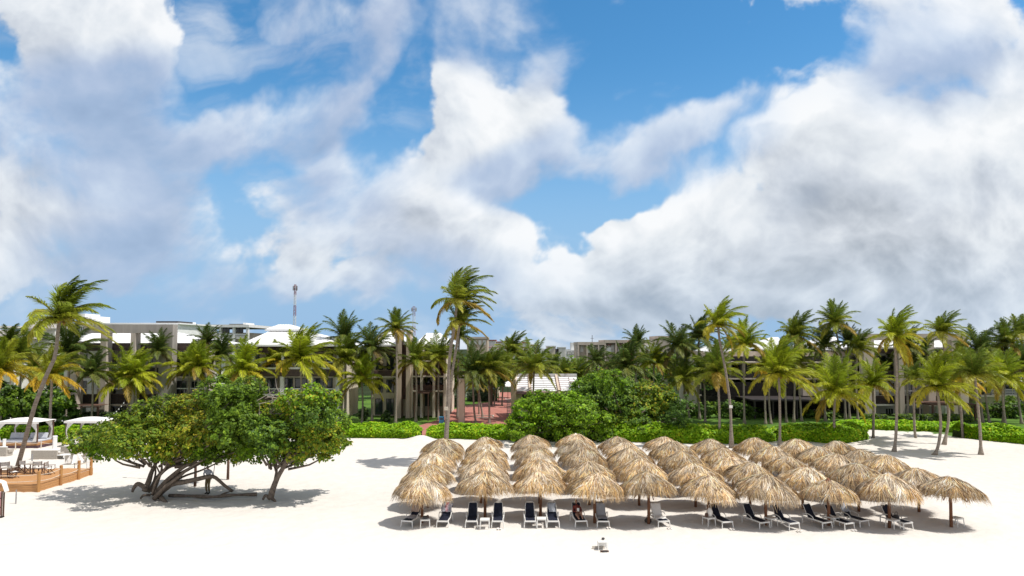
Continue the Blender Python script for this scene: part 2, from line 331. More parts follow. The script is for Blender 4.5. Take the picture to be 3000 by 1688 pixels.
hm = N(nt, 'ShaderNodeMix', data_type='RGBA'); L(mr.outputs[0], hm.inputs[0]); L(hs.outputs[0], hm.inputs[6]); hm.inputs[7].default_value = (3.1, 5.1, 7.7, 1)
bg = N(nt, 'ShaderNodeBackground'); bg.inputs['Strength'].default_value = .1
def wm(op, a, b2=None, c2=None, cl=False):
    n = N(nt, 'ShaderNodeMath', operation=op); n.use_clamp = cl
    for i, v in enumerate((a, b2, c2)):
        if v is None: continue
        if isinstance(v, (int, float)): n.inputs[i].default_value = v
        else: L(v, n.inputs[i])
    return n.outputs[0]
# broken cloud over the rest of the sky (overhead and behind), so that it lights the beach
nz = N(nt, 'ShaderNodeTexNoise'); nz.inputs['Scale'].default_value = 2.6; nz.inputs['Detail'].default_value = 5; L(tc.outputs['Generated'], nz.inputs['Vector'])
cv = N(nt, 'ShaderNodeMapRange'); cv.interpolation_type = 'SMOOTHSTEP'; L(nz.outputs[0], cv.inputs[0]); cv.inputs[1].default_value = .36; cv.inputs[2].default_value = .50
ay = wm('MAXIMUM', sx.outputs[1], .001); inv = wm('MULTIPLY', wm('LESS_THAN', wm('DIVIDE', wm('ABSOLUTE', sx.outputs[0]), ay), 1.22), wm('LESS_THAN', wm('DIVIDE', sx.outputs[2], ay), .74))
inv = wm('MULTIPLY', inv, wm('GREATER_THAN', sx.outputs[1], .01)); fc = wm('MULTIPLY', wm('MULTIPLY', cv.outputs[0], .95), wm('SUBTRACT', 1.0, inv))
wc = N(nt, 'ShaderNodeMix', data_type='RGBA'); L(fc, wc.inputs[0]); L(hm.outputs[2], wc.inputs[6]); wc.inputs[7].default_value = (6.6, 6.5, 6.5, 1)
L(wc.outputs[2], bg.inputs[0])
wo = N(nt, 'ShaderNodeOutputWorld'); L(bg.outputs[0], wo.inputs[0])
sc.view_settings.view_transform = 'Standard'; sc.view_settings.look = 'None'; sc.view_settings.exposure = 0; sc.view_settings.gamma = 1
build_clouds()
# ------------------------------------------------------------------ ground
def sandmat():
    m = bpy.data.materials.new('sand'); nt = nodes(m); L = nt.links.new
    out = N(nt, 'ShaderNodeOutputMaterial'); p = N(nt, 'ShaderNodeBsdfPrincipled'); L(p.outputs[0], out.inputs[0])
    p.inputs['Roughness'].default_value = .95; p.inputs['Specular IOR Level'].default_value = .1
    tc = N(nt, 'ShaderNodeTexCoord'); P = tc.outputs['Object']
    def no(s_, d, v=P):
        n = N(nt, 'ShaderNodeTexNoise'); n.inputs['Scale'].default_value = s_; n.inputs['Detail'].default_value = d; L(v, n.inputs[0]); return n.outputs[0]
    mr = N(nt, 'ShaderNodeMapRange'); L(no(.09, 6), mr.inputs[0]); mr.inputs[1].default_value = .35; mr.inputs[2].default_value = .7
    mx = N(nt, 'ShaderNodeMix', data_type='RGBA'); L(mr.outputs[0], mx.inputs[0]); mx.inputs[6].default_value = (.66, .62, .57, 1); mx.inputs[7].default_value = (.625, .59, .545, 1)
    mr2 = N(nt, 'ShaderNodeMapRange'); L(no(1.4, 8), mr2.inputs[0]); mr2.inputs[1].default_value = .3; mr2.inputs[2].default_value = .75; mr2.inputs[3].default_value = .93; mr2.inputs[4].default_value = 1.03
    hv = N(nt, 'ShaderNodeHueSaturation'); L(mr2.outputs[0], hv.inputs['Value']); L(mx.outputs[2], hv.inputs['Color']); sy = N(nt, 'ShaderNodeSeparateXYZ'); L(P, sy.inputs[0]); wy = N(nt, 'ShaderNodeMapRange'); wy.interpolation_type = 'SMOOTHSTEP'; L(mth(nt, 'ADD', sy.outputs[1], mth(nt, 'MULTIPLY', no(.25, 3), 8.0)), wy.inputs[0]); wy.inputs[1].default_value = 34; wy.inputs[2].default_value = 46; wy.inputs[3].default_value = 1; wy.inputs[4].default_value = 0
    m3 = N(nt, 'ShaderNodeMix', data_type='RGBA'); L(wy.outputs[0], m3.inputs[0]); L(hv.outputs[0], m3.inputs[6]); m3.inputs[7].default_value = (.635, .612, .575, 1)
    L(m3.outputs[2], p.inputs['Base Color'])
    vo = N(nt, 'ShaderNodeTexVoronoi'); vo.inputs['Scale'].default_value = 2.6; L(P, vo.inputs['Vector'])
    ad = mth(nt, 'ADD', mth(nt, 'MULTIPLY', no(2.2, 5), 1.2), mth(nt, 'MULTIPLY', mth(nt, 'MINIMUM', vo.outputs['Distance'], .3), .7))
    b = N(nt, 'ShaderNodeBump'); b.inputs['Strength'].default_value = .5; b.inputs['Distance'].default_value = .08; L(ad, b.inputs['Height']); L(b.outputs[0], p.inputs['Normal'])
    return m
def mth(tr, op, a, b=None, c=None):
    n = N(tr, 'ShaderNodeMath', operation=op)
    for i, v in enumerate((a, b, c)):
        if v is None: continue
        if isinstance(v, (int, float)): n.inputs[i].default_value = v
        else: tr.links.new(v, n.inputs[i])
    return n.outputs[0]
M['sand'] = sandmat()
M['grass'] = pbr('grass', (.11, .21, .03), .9, .15, nscale=.35, bump=.6, bscale=9, c2=(.06, .12, .02))
M['soil'] = pbr('ground_cover', (.030, .045, .015), .95, .1, nscale=.15, bump=.5, bscale=3, c2=(.018, .026, .010))
M['pathred'] = pbr('red_paving', (.43, .185, .145), .85, .2, nscale=.7, bump=.15, bscale=12, c2=(.33, .135, .11))
M['kerb'] = pbr('kerb_stone', (.55, .48, .42), .85, .2, noise=.15, nscale=2)
def gridsheet(name, xs, ys, zf, mat):
    X, Y = np.meshgrid(xs, ys); Z = zf(X, Y)
    ny, nx = X.shape; me = bpy.data.meshes.new(name); me.vertices.add(nx*ny); me.vertices.foreach_set('co', np.stack([X, Y, Z], -1).reshape(-1).astype(np.float32))
    idx = np.arange(nx*ny, dtype=np.int32).reshape(ny, nx); q = np.stack([idx[:-1, :-1], idx[:-1, 1:], idx[1:, 1:], idx[1:, :-1]], -1).reshape(-1, 4)
    me.loops.add(q.size); me.loops.foreach_set('vertex_index', q.reshape(-1)); me.polygons.add(len(q)); me.polygons.foreach_set('loop_start', np.arange(0, q.size, 4, dtype=np.int32))
    me.polygons.foreach_set('use_smooth', np.ones(len(q), bool)); me.update(calc_edges=True); me.materials.append(mat)
    o = link(name, me); tag(o, kind='structure'); return o
gridsheet('ground', np.array([-1500, -300, -100, 0, 100, 300, 1500.]), np.array([-300, -50, 60, 150, 400, 2300.]), lambda X, Y: X*0-.30, M['soil'])
def sandz(X, Y):
    z = .035*fbm(X, Y, .45, 4, 901) + .05*fbm(X, Y, .12, 3, 931)
    def mound(cx, cy, rx, ry, h): return h*np.exp(-(((X-cx)/rx)**2 + ((Y-cy)/ry)**2))
    z = z + mound(27, 71.5, 6, 3.0, .55) + mound(43, 68, 7, 3, .45) + mound(36, 74, 9, 4, .35) + mound(52, 62, 6, 2.5, .35) + mound(-9.4, 70.8, 1.2, 1.0, .5) + mound(-1.5, 67, 3.0, 1.2, .35) + mound(-24, 56, 8, 4, .12)
    # scuffed footprints in the walked-on zones
    foot = np.clip(fbm(X, Y, 1.6, 3, 951) + .1, 0, 1)
    return z - .05*foot
gridsheet('sand', np.concatenate([np.arange(-150, -46, 4.), np.arange(-46, 60, .22), np.arange(60, 150, 4.)]), np.concatenate([np.arange(-60, 18, 4.), np.arange(18, 79, .22)]), sandz, M['sand'])
gridsheet('lawn', np.linspace(-90, 90, 61), np.linspace(72.5, 135, 40), lambda X, Y: .02*fbm(X, Y, .2, 2, 77) + .09 + (Y-72.5)*.0, M['grass'])
pp = [(1224, 1288), (1227, 1247), (1285, 1230), (1326, 1201), (1361, 1189), (1440, 1177), (1462, 1165), (1456, 1149), (1496, 1149), (1500, 1200), (1502, 1262), (1252, 1264), (1250, 1288)]
pts = [gnd(x, y, .15) for x, y in pp]; b = MB(); k = len(pts)
b.add([(p.x, p.y, .15) for p in pts] + [(p.x, p.y, -.2) for p in pts], [tuple(range(k))[::-1]] + [(i, (i+1) % k, k+(i+1) % k, k+i) for i in range(k)], 'pathred')
tag(b.build('path'), kind='structure')
# ------------------------------------------------------------------ foliage
def leafquads(P, size, nrm=None, up=.6, asp=.62, rg=rng, jit=.35):
    n = len(P); nn = rg.normal(size=(n, 3)); nn[:, 2] = np.abs(nn[:, 2]) + up
    if nrm is not None: nn = nn*.6 + nrm*1.0
    nn /= np.linalg.norm(nn, axis=1)[:, None]
    t = rg.normal(size=(n, 3)); a = np.cross(nn, t); a /= np.linalg.norm(a, axis=1)[:, None]; b_ = np.cross(nn, a)
    s = (size*(1+jit*rg.normal(size=n)).clip(.4, 2))[:, None]
    return np.stack([P-a*s, P-b_*s*asp, P+a*s, P+b_*s*asp], 1)
def mixcol(cols, n, rg=rng, sd=.16):
    c = np.array(cols, float)[rg.integers(0, len(cols), n)]; return (c*np.exp(sd*rg.normal(size=(n, 1)))).clip(.002, .9)
def blobfoliage(bl, n, size, cols, rg, clump=.5, shell=.62, up=.5):
    """bl: list (centre, (rx,ry,rz), colourset index). leaves gathered in clumps near the outside of each lobe."""
    vol = np.array([b_[1][0]*b_[1][2] for b_ in bl]); vol = vol/vol.sum(); VV = []; CC = []
    for (c, r, ci), f in zip(bl, vol):
        m = max(60, int(n*f)); nc = max(14, m//26)
        d = rg.normal(size=(nc, 3)); d /= np.linalg.norm(d, axis=1)[:, None]; rad = shell + (1.06-shell)*rg.random(nc)**.6
        cc = d*rad[:, None]; k = rg.integers(0, nc, m); rr = np.array(r)
        P = cc[k]*rr + rg.normal(size=(m, 3))*clump*.33*np.array([1, 1, .7]) + np.array(c)
        P[:, 2] = np.maximum(P[:, 2], .08)
        tone = np.exp(.16*rg.normal(size=nc))[k][:, None]
        VV.append(leafquads(P, size, d[k], up, rg=rg)); CC.append((mixcol(cols[ci], m, rg)*tone).clip(.002, .9))
    return np.concatenate(VV), np.concatenate(CC)
GREEN = [(.155, .26, .02), (.115, .20, .02), (.21, .32, .026), (.085, .15, .02)]
DARK = [(.066, .132, .024), (.092, .175, .027), (.05, .10, .021), (.13, .22, .033)]
OLIVE = [(0.267, 0.333, 0.023), (0.333, 0.350, 0.026), (0.167, 0.250, 0.023), (0.400, 0.333, 0.033), (0.117, 0.184, 0.023)]
BRIGHT = [(0.194, 0.356, 0.015), (0.253, 0.446, 0.018), (0.133, 0.283, 0.015), (0.312, 0.475, 0.024)]
HEDGE = [(0.244, 0.455, 0.013), (0.325, 0.585, 0.017), (0.179, 0.358, 0.013), (0.406, 0.650, 0.023)]
GREYG = [(0.090, 0.128, 0.068), (0.128, 0.165, 0.090), (0.068, 0.098, 0.045)]
# ------------------------------------------------------------------ coconut palms
def frond(az, el, L_, droop, wind, rg, colr, nseg=34, tip=1.0):
    d = np.array([math.cos(az)*math.cos(el), math.sin(az)*math.cos(el), math.sin(el)]); p = np.zeros(3); P = [p.copy()]; D = [d.copy()]
    ds = L_/nseg; W = np.array([1, .12, .05])
    for i in range(nseg):
        t = (i+1)/nseg
        d = d + ds/L_*(np.array([0, 0, -droop*(.35+1.3*t)]) + W*wind*(.3+1.3*t)); d /= np.linalg.norm(d); p = p + d*ds; P.append(p.copy()); D.append(d.copy())
    P = np.array(P); D = np.array(D); Q = []; C = []
    up = np.array([0, 0, 1.])
    for i in range(1, nseg+1):
        t = i/nseg
        s = np.cross(D[i], up); s /= np.linalg.norm(s)+1e-6
        nrm = np.cross(s, D[i])
        ll = L_*.25*(math.sin(math.pi*min(1, (t*.93+.1)))**.55)*(1-.25*t) + .05
        for sg in (-1, 1):
            for hlf in (0, .34, .67):
                base = P[i] - D[i]*ds*hlf
                dr = s*sg*(.75-.35*t) + D[i]*(.55+.5*t) - up*(.16+.25*rg.random()) + nrm*.08 + W*wind*.38 + rg.normal(size=3)*.13
                dr /= np.linalg.norm(dr); l = ll*(.85+.3*rg.random())
                mid = base + dr*l*.55; dr2 = dr - up*.38 + W*wind*.22; dr2 /= np.linalg.norm(dr2); end = mid + dr2*l*.45
                wd = np.cross(dr, nrm + rg.normal(size=3)*.35); wd /= np.linalg.norm(wd)+1e-6; wd = wd*.021
                Q.append([base-wd*.4, base+wd*.4, mid+wd, mid-wd]); Q.append([mid-wd, mid+wd, end+wd*.12, end-wd*.12])
                c = colr*(1+.22*rg.normal()); C += [c, c]
    rc = np.array([.30, .27, .06])
    for i in range(nseg):                           # rachis
        wdt = .045*(1-i/nseg)+.010; s = np.cross(D[i], up); s /= np.linalg.norm(s)+1e-6
        Q.append([P[i]-s*wdt, P[i]+s*wdt, P[i+1]+s*wdt*.95, P[i+1]-s*wdt*.95]); C.append(rc)
        z = np.cross(s, D[i])*wdt; Q.append([P[i]-z, P[i]+z, P[i+1]+z*.95, P[i+1]-z*.95]); C.append(rc)
    return Q, C
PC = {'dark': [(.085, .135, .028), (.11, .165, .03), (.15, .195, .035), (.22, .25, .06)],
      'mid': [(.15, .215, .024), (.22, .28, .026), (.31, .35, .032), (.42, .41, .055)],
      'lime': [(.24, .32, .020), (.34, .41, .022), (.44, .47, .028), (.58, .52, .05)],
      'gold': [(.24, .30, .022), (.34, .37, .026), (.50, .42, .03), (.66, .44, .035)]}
def crownmesh(tone, seed, wind=1.0, nf=27, L_=3.0, open_=0.0, droopy=0):
    rg = np.random.default_rng(seed); Q = []; C = []; pal = np.array(PC[tone])
    for i in range(nf):
        az = i*2.39996 + rg.normal()*.25; f = i/nf                     # young upright -> old hanging
        el = 1.45 - 1.75*f**1.1 + rg.normal()*.10
        if math.cos(az) < -.2 and wind > .6: el += .22*wind*(1-f); ln = L_*(.70+.2*rg.random())       # fronds facing the wind are pushed up and look short
        else: ln = L_*(.92+.2*rg.random())
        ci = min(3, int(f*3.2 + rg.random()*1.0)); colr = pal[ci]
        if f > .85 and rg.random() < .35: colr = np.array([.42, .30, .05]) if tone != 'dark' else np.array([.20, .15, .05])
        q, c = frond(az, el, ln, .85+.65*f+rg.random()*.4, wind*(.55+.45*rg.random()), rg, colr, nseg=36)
        Q += q; C += c
    for i in range(droopy):                          # old yellow fronds hanging along the trunk
        q, c = frond(rg.random()*1.6-.5, -.5-.4*rg.random(), L_*.95, 2.6, .25, rg, np.array([.52, .36, .03]), nseg=26); Q += q; C += c
    for i in range(14):                              # fibrous heart and nuts
        a = rg.random()*6.28; r = .12+.12*rg.random(); z = -.25+.4*rg.random(); c0 = np.array([r*math.cos(a), r*math.sin(a), z]); s = .11
        v = [c0+np.array(q)*s for q in ((1, 0, 0), (0, 1, 0), (-1, 0, 0), (0, -1, 0), (0, 0, 1.2), (0, 0, -1.2))]
        cc = np.array([(.34, .22, .05), (.16, .10, .05), (.22, .20, .04)][i % 3])
        for a_, b__ in ((0, 1), (1, 2), (2, 3), (3, 0)):
            Q.append([v[a_], v[b__], v[4], v[4]]); Q.append([v[b__], v[a_], v[5], v[5]]); C += [cc, cc]
    Q = np.array(Q); me = quadmesh('crown', Q, M['palmleaf'], np.array(C)); p = Q.reshape(-1, 3)
    me['reach'] = float(max(np.percentile(np.abs(p[:, 0]-p[:, 0].mean()), 97.5), np.percentile(p[:, 2], 99.3))); return me
CR = {}
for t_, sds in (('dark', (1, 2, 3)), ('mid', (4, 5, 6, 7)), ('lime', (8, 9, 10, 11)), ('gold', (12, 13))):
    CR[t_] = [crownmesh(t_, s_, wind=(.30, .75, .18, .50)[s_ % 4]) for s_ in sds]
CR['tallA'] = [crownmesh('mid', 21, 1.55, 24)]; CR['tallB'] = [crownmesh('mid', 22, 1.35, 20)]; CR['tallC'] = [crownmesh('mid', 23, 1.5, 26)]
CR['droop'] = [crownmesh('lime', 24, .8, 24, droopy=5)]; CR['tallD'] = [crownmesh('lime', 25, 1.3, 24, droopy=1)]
cnt = {}
def palm(cx, cy, bx_, by_, rad, tone, label, mids=(), r0=.135, group=None, rz=None, zb=0.0, Y=None):
    base = gnd(bx_, by_, zb); D = base.y if Y is None else Y
    if Y is not None: base = at(bx_, by_, Y); base.z = zb
    top = at(cx, cy, D); i = cnt.get(tone, 0); cnt[tone] = i+1
    root = empty('coconut_palm', base); tag(root, label, 'palm tree', group or 'coconut palms')
    pts = [Vector((0, 0, -.1))] + [at(x, y, D)-base for x, y in mids[::-1]] + [top-base]
    if not mids: pts.insert(1, (top-base)*.5 + Vector(((.25-.5*random.random())*.5, random.random()*.4, 0)))
    P = smooth_path(pts, 16); cm = CR[tone][i % len(CR[tone])]; s = .88*rad*D/F/cm['reach']
    r1 = min(r0*.8, .085 + .02*s)
    b = MB(); b.tube(P, [r0*2.1 if k == 0 else r0*1.4 if k == 1 else r0+(r1-r0)*(k/16)**.7 for k in range(17)], 'trunk', 9)
    b.build('trunk', root, smooth=True)
    c = link('crown', cm, root); c.location = P[-1]; c.scale = (s, s, s*(1+.08*math.sin(i*2.1)))
    c.rotation_euler = (0, 0, (random.random()-.5)*.9 if rz is None else rz)
    return root
# ------------------------------------------------------------------ the palms
PALMS = [ # crown x, y, base x, y, radius, tone, label, mids
 (177,934,39,1402,135,'tallC','tall palm with a curved grey trunk growing up through the wooden deck',[(171,960),(162,1041),(139,1093),(101,1192),(68,1310),(50,1373)]),
 (60,1040,46,1236,88,'mid','palm behind the left daybed, its green crown left of the curved tall palm',[]),
 (0,1085,2,1262,112,'gold','palm cut by the left edge of the photo, with a hanging yellow frond',[]),
 (147,1100,146,1298,98,'gold','palm with orange-yellow fronds standing between the two white daybeds',[(152,1120),(148,1200)]),
 (203,1035,189,1240,112,'dark','dark-trunked palm right behind the crown of the deck palm',[]),
 (372,1112,372,1246,112,'lime','yellow-green palm in front of the middle of the grey-framed hotel, left of a twin trunk',[]),
 (397,1100,394,1248,80,'lime','right-hand trunk of the palm pair before the grey-framed hotel',[]),
 (463,1030,437,1236,72,'dark','small dark green palm against the wide right pillar of the grey-framed hotel',[]),
 (556,1082,553,1240,98,'lime','palm with drooping golden lower fronds right of the wide grey pillar',[]),
 (584,1072,572,1244,84,'lime','palm with a reddish trunk tucked behind the three-trunk cluster',[]),
 (607,1000,603,1230,62,'dark','dark upright palm before the far white flat-roofed building',[]),
 (646,1040,640,1234,72,'dark','dark green palm between the white flat roof and the hipped roof',[]),
 (714,1085,706,1244,102,'lime','broad yellow-green palm at the left end of the hip-roofed villa',[]),
 (812,1058,811,1236,72,'gold','thin palm with a slim dark trunk before the villa balcony',[]),
 (880,1052,880,1252,126,'lime','large bright palm whose crown covers the right half of the villa roof',[]),
 (1007,992,1010,1232,88,'dark','dark palm with a bent single frond to the left, right of the villa roof',[]),
 (1010,1052,1011,1240,84,'mid','green palm close beside the right corner of the hip-roofed villa',[]),
 (1091,1022,1090,1236,88,'dark','dark palm before the white roof of the third villa',[]),
 (1160,963,1158,1250,76,'mid','tall straight slim palm in front of the beige pillar',[(1162,1000),(1162,1140)]),
 (1059,1113,1060,1242,98,'lime','short bright yellow-green palm on the lawn left of the beige pillar',[]),
 (1218,1061,1218,1238,84,'mid','green palm over the brown balconies right of the beige pillar',[]),
 (1285,1050,1284,1232,86,'mid','dark-trunked palm just left of the tall double-crowned pair',[]),
 (1346,984,1340,1232,60,'dark','small dark crown showing behind the trunks of the double-crowned pair',[]),
 (1386,1096,1395,1244,98,'dark','leafy dark palm between the pylon and the red path',[(1386,1130),(1389,1200)]),
 (1433,1082,1434,1244,80,'mid','palm with a straight dark trunk in the middle of the red path',[]),
 (1400,1118,1415,1226,56,'mid','small palm with a bowed dark trunk planted in a white-edged bed on the path',[(1405,1160)]),
 (1476,1085,1470,1192,64,'mid','slim palm beside the small white sunshade at the end of the path',[]),
 (1565,1078,1563,1236,106,'mid','palm standing in front of the white slatted pergola roof',[]),
 (1498,1032,1500,1180,70,'mid','palm behind the left end of the slatted pergola',[]),
 (1748,1062,1748,1230,62,'dark','dark palm below the far grey flat-roofed block',[]),
 (1835,1072,1835,1238,98,'dark','dark palm rising behind the tall right-hand sea grape bush',[]),
 (1866,1008,1864,1200,60,'dark','dark palm reaching up to the roofline of the far grey block',[]),
 (1916,1062,1914,1236,72,'lime','yellow-green palm just right of the tall sea grape bush top',[]),
 (1984,1014,1986,1236,84,'dark','dark palm touching the sky left of the tall leaning palm',[]),
 (2048,985,2050,1232,82,'dark','dark spiky palm immediately left of the tall leaning palm',[]),
 (2103,951,2143,1313,92,'tallD','tall palm with a grey leaning trunk and a small white box on it',[(2109,1002),(2123,1072),(2132,1130),(2140,1202)]),
 (2181,1005,2181,1245,90,'lime','golden-green palm immediately right of the tall leaning palm',[]),
 (2100,1089,2106,1300,98,'mid','palm with a pale ringed trunk at the hedge, left of the leaning trunk',[(2104,1130),(2108,1220)]),
 (2062,1100,2066,1238,84,'mid','olive palm filling the gap right of the sea grape bush',[]),
 (2000,1112,2024,1238,92,'mid','palm with a short leaning trunk on the lawn right of the sea grape bush',[]),
 (2329,985,2325,1240,80,'mid','windblown palm with its crown against the sky over the dark building',[]),
 (2280,1095,2284,1306,128,'lime','large golden palm with skirt of orange fronds standing in the hedge',[(2283,1140),(2285,1230)]),
 (2445,947,2477,1236,86,'mid','tall slender palm with a tousled crown, highest on the right half after the leaning one',[(2463,1043),(2474,1150)]),
 (2447,1152,2448,1302,124,'lime','bright fountain-shaped palm standing before the darkest part of the building',[]),
 (2416,1012,2418,1236,72,'dark','dark palm below the tall tousled crown',[]),
 (2256,1088,2259,1245,70,'lime','palm with a reddish dark trunk left of the large golden palm trunk',[]),
 (2240,1078,2243,1245,62,'gold','slim pale palm in shade left of the reddish trunk',[]),
 (2300,1070,2304,1240,66,'mid','slim palm just right of the large golden palm trunk',[]),
 (2333,1062,2349,1236,84,'mid','palm with a trunk leaning right at the edge of the dark building',[]),
 (2620,985,2619,1324,96,'droop','palm with a curtain of yellow fronds down its trunk and a flared base',[(2626,1060),(2628,1112),(2627,1210),(2624,1285)]),
 (2759,973,2764,1310,76,'mid','tall slim palm right of the yellow-curtained one, its trunk leaning left at the foot',[(2768,1037),(2776,1141),(2779,1230)]),
 (2556,1125,2558,1292,88,'lime','short palm before the left pillar of the right-hand hotel',[]),
 (2744,1134,2738,1333,118,'lime','bushy palm with a thick curved foot standing on open sand',[(2748,1160),(2756,1240),(2750,1300)]),
 (2872,1025,2880,1240,86,'dark','dark palm right of the grey-beige end panel of the right-hand hotel',[]),
 (2944,1004,2940,1240,80,'mid','green palm against the sky near the right edge of the photo',[]),
 (2936,1110,2950,1263,108,'lime','large palm with a double-looking trunk before the far right white roof',[]),
 (2855,1098,2874,1333,90,'mid','palm with a straight trunk crossing the right-hand front hedge',[(2861,1150),(2871,1257)]),
 (2805,1105,2822,1290,88,'gold','golden-fronded palm at the left end of the right-hand front hedge',[(2811,1150),(2819,1250)]),
 (2676,1108,2685,1295,64,'mid','small palm with a thin trunk flaring at the sand, right of the yellow-curtained palm',[(2677,1150),(2679,1250)]),
 (2695,1050,2695,1232,72,'dark','dark-trunked palm before the balconies of the right-hand hotel',[]),
 (2484,1004,2490,1236,60,'dark','small dark crown left of the right-hand hotel frame',[]),
 (2512,1022,2514,1238,66,'mid','palm overlapping the left pillar top of the right-hand hotel',[]),
 (2878,1088,2899,1240,74,'mid','palm with a trunk leaning right before the cream building at the far right',[]),
 (2990,1066,2994,1244,84,'dark','palm half cut by the right edge of the photo',[]),
 (2657,1016,2660,1234,70,'dark','dark palm inside the frame of the right-hand hotel, left of its middle',[]),
 (2817,1045,2812,1236,74,'gold','yellowing palm before the end panel of the right-hand hotel',[]),
 (2990,975,3006,1238,70,'mid','crown tips of a palm at the right edge, above the cut palm',[]),
]
for i_, (cx, cy, bx_, by_, rad, tone, lab, mids) in enumerate(PALMS): palm(cx, cy, bx_, by_, rad, tone, lab, mids, r0=.185 if i_ == 0 else .135)
# the tall twin pair stands beyond the umbrellas
palm(1340,879,1303,1368,118,'tallA','taller of the twin palms left of the umbrellas, the highest crown in the photo',[(1330,966),(1320,1026),(1314,1099),(1311,1197),(1305,1290)], r0=.15)
palm(1346,945,1306,1362,98,'tallB','shorter of the twin palms left of the umbrellas, crown just below the highest one',[(1339,1006),(1326,1085),(1318,1157),(1310,1280)], r0=.13)
# smaller palms and round-crowned trees further back
rg = np.random.default_rng(5); k = 0
FAR = [(1402,1066,96),(1455,1052,110),(1530,1050,118),(1620,1052,105),(1655,1068,98),(1700,1078,100),(1795,1060,104),(1890,1040,108),(1945,1045,100),(2020,1050,108),(2140,1040,104),(2220,1042,110),(2370,1050,104),(2395,1085,98),(2540,1075,98),(2600,1070,98),(2720,1085,96),(2780,1078,98),(2905,1060,100),(2965,1055,104),(1130,1090,96),(1250,1095,96),(950,1085,95),(1180,1060,100),(270,1085,82),(100,1075,98),(30,1000,104),(1320,1080,97)]
FL = ['behind the pylon beside the path','over the trimmed hedges','behind the pergola ridge','above the pergola roof, between the far cream blocks','just left of the tall sea grape bush top','behind the tall sea grape bush','under the far grey block, left end','under the far grey block, right end','between two taller dark crowns','behind the leaning palm cluster','behind the leaning trunk itself','behind the golden-green palm','left of the tall tousled crown','low behind the fountain-shaped palm','at the left pillar of the right-hand hotel','inside the right-hand hotel frame','before the right-hand hotel balconies','before the right-hand hotel end panel','behind the far right white roof','near the right edge over the white roof','behind the third villa lawn','behind the brown balconies','beside the villa white corner column','behind the slim straight palm','before the left pillar of the grey-framed hotel','behind the orange-yellow palm','behind the leftmost green crown','behind the twin trunks']
for (x, y, D), l in zip(FAR, FL):
    t_ = ('dark', 'mid', 'mid')[k % 3]; mid_ = 1390 < x < 1960; palm(x, y+(22 if mid_ else 6), x+rg.integers(-8, 8), 1200, (52 if mid_ else 66) + rg.integers(0, 14), t_, 'smaller background palm ' + l, Y=D, r0=.12, group='background palms', zb=-.2); k += 1
def treemesh(seed, colset, n=2600):
    rg = np.random.default_rng(seed); bl = []
    for i in range(9):
        a = rg.random()*6.28; r = rg.random()**.5*1.9; bl.append(((r*math.cos(a), r*math.sin(a), 4.3+rg.random()*1.8-.4*r), (1.2+.5*rg.random(), 1.2+.5*rg.random(), .9+.4*rg.random()), i % len(colset)))
    V, C = blobfoliage(bl, n, .17, colset, rg, .75, .5); return quadmesh('crown', V, M['leaf'], C)
TM = [treemesh(31, [DARK, GREEN]), treemesh(32, [GREEN, OLIVE]), treemesh(33, [DARK]), treemesh(34, [OLIVE, DARK])]
b = MB(); b.tube([(0, 0, -.4), (.1, 0, 2), (-.1, .1, 4.4)], [.2, .15, .09], 'bark', 7)
for a in range(5): b.tube([(0, 0, 2.6), (.9*math.cos(a*1.3), .9*math.sin(a*1.3), 3.6), (1.7*math.cos(a*1.3), 1.7*math.sin(a*1.3), 4.6)], [.09, .06, .03], 'bark', 5)
tk0 = b.build('trunk'); tkm = tk0.data; bpy.data.objects.remove(tk0)
SIDES = ['grey-framed hotel', 'hip-roofed villa', 'third villa', 'red path', 'slatted pergola', 'tall sea grape bush', 'leaning palm', 'dark shaded building', 'right-hand hotel', 'far right white roof']
SX = [230, 850, 1180, 1440, 1590, 1850, 2110, 2380, 2680, 2930]
def place_words(x):
    j = int(np.argmin([abs(x-s_) for s_ in SX])); return SIDES[j], ('left of' if x < SX[j]-25 else 'right of' if x > SX[j]+25 else 'behind')
seen = {}
for i in range(64):
    x = -40 + i*3080/63 + rg.normal()*18; D = 96 + 55*rg.random(); 
    if 1040 < x < 1330 or x < 1010: D = 100 + 50*rg.random()
    ty = 1040 + rg.random()*38 + (16 if 1380 < x < 1960 else 0)
    p = at(x, 1030, D); hgt = at(x, ty, D).z; s = max(.7, hgt/6.4)
    root = empty('broadleaf_tree', (p.x, p.y, -.2), rg.random()*6.28); root.scale = (s*1.15, s*1.15, s)
    w_, side = place_words(x); tone = ('dense dark green', 'light green', 'deep green', 'olive')[i % 4]; key = (w_, side, tone); seen[key] = seen.get(key, 0)+1
    o_ = ('', ', a second such crown further back', ', a third such crown', ', a fourth such crown')[min(3, seen[key]-1)]
    tag(root, f'{tone} round-crowned tree {side} the {w_}{o_}', 'tree', 'round-crowned trees behind the palms')
    link('trunk', tkm, root); link('crown', TM[i % 4], root)
# far-off wood
rgw = np.random.default_rng(77); P = np.stack([rgw.uniform(-240, 240, 26000), rgw.uniform(165, 330, 26000), np.zeros(26000)], 1)
P[:, 2] = rgw.random(26000)**.35*(5.2 + 2.0*fbm(P[:, 0], P[:, 1], .06, 3, 5))
V = leafquads(P, .75, None, .5, rg=rgw); tag(link('distant_wood', quadmesh('distant_wood', V, M['leaf'], mixcol(DARK+GREEN, 26000, rgw))), 'far-off low green wood spreading to the horizon behind the hotels', 'wood', kind='stuff')
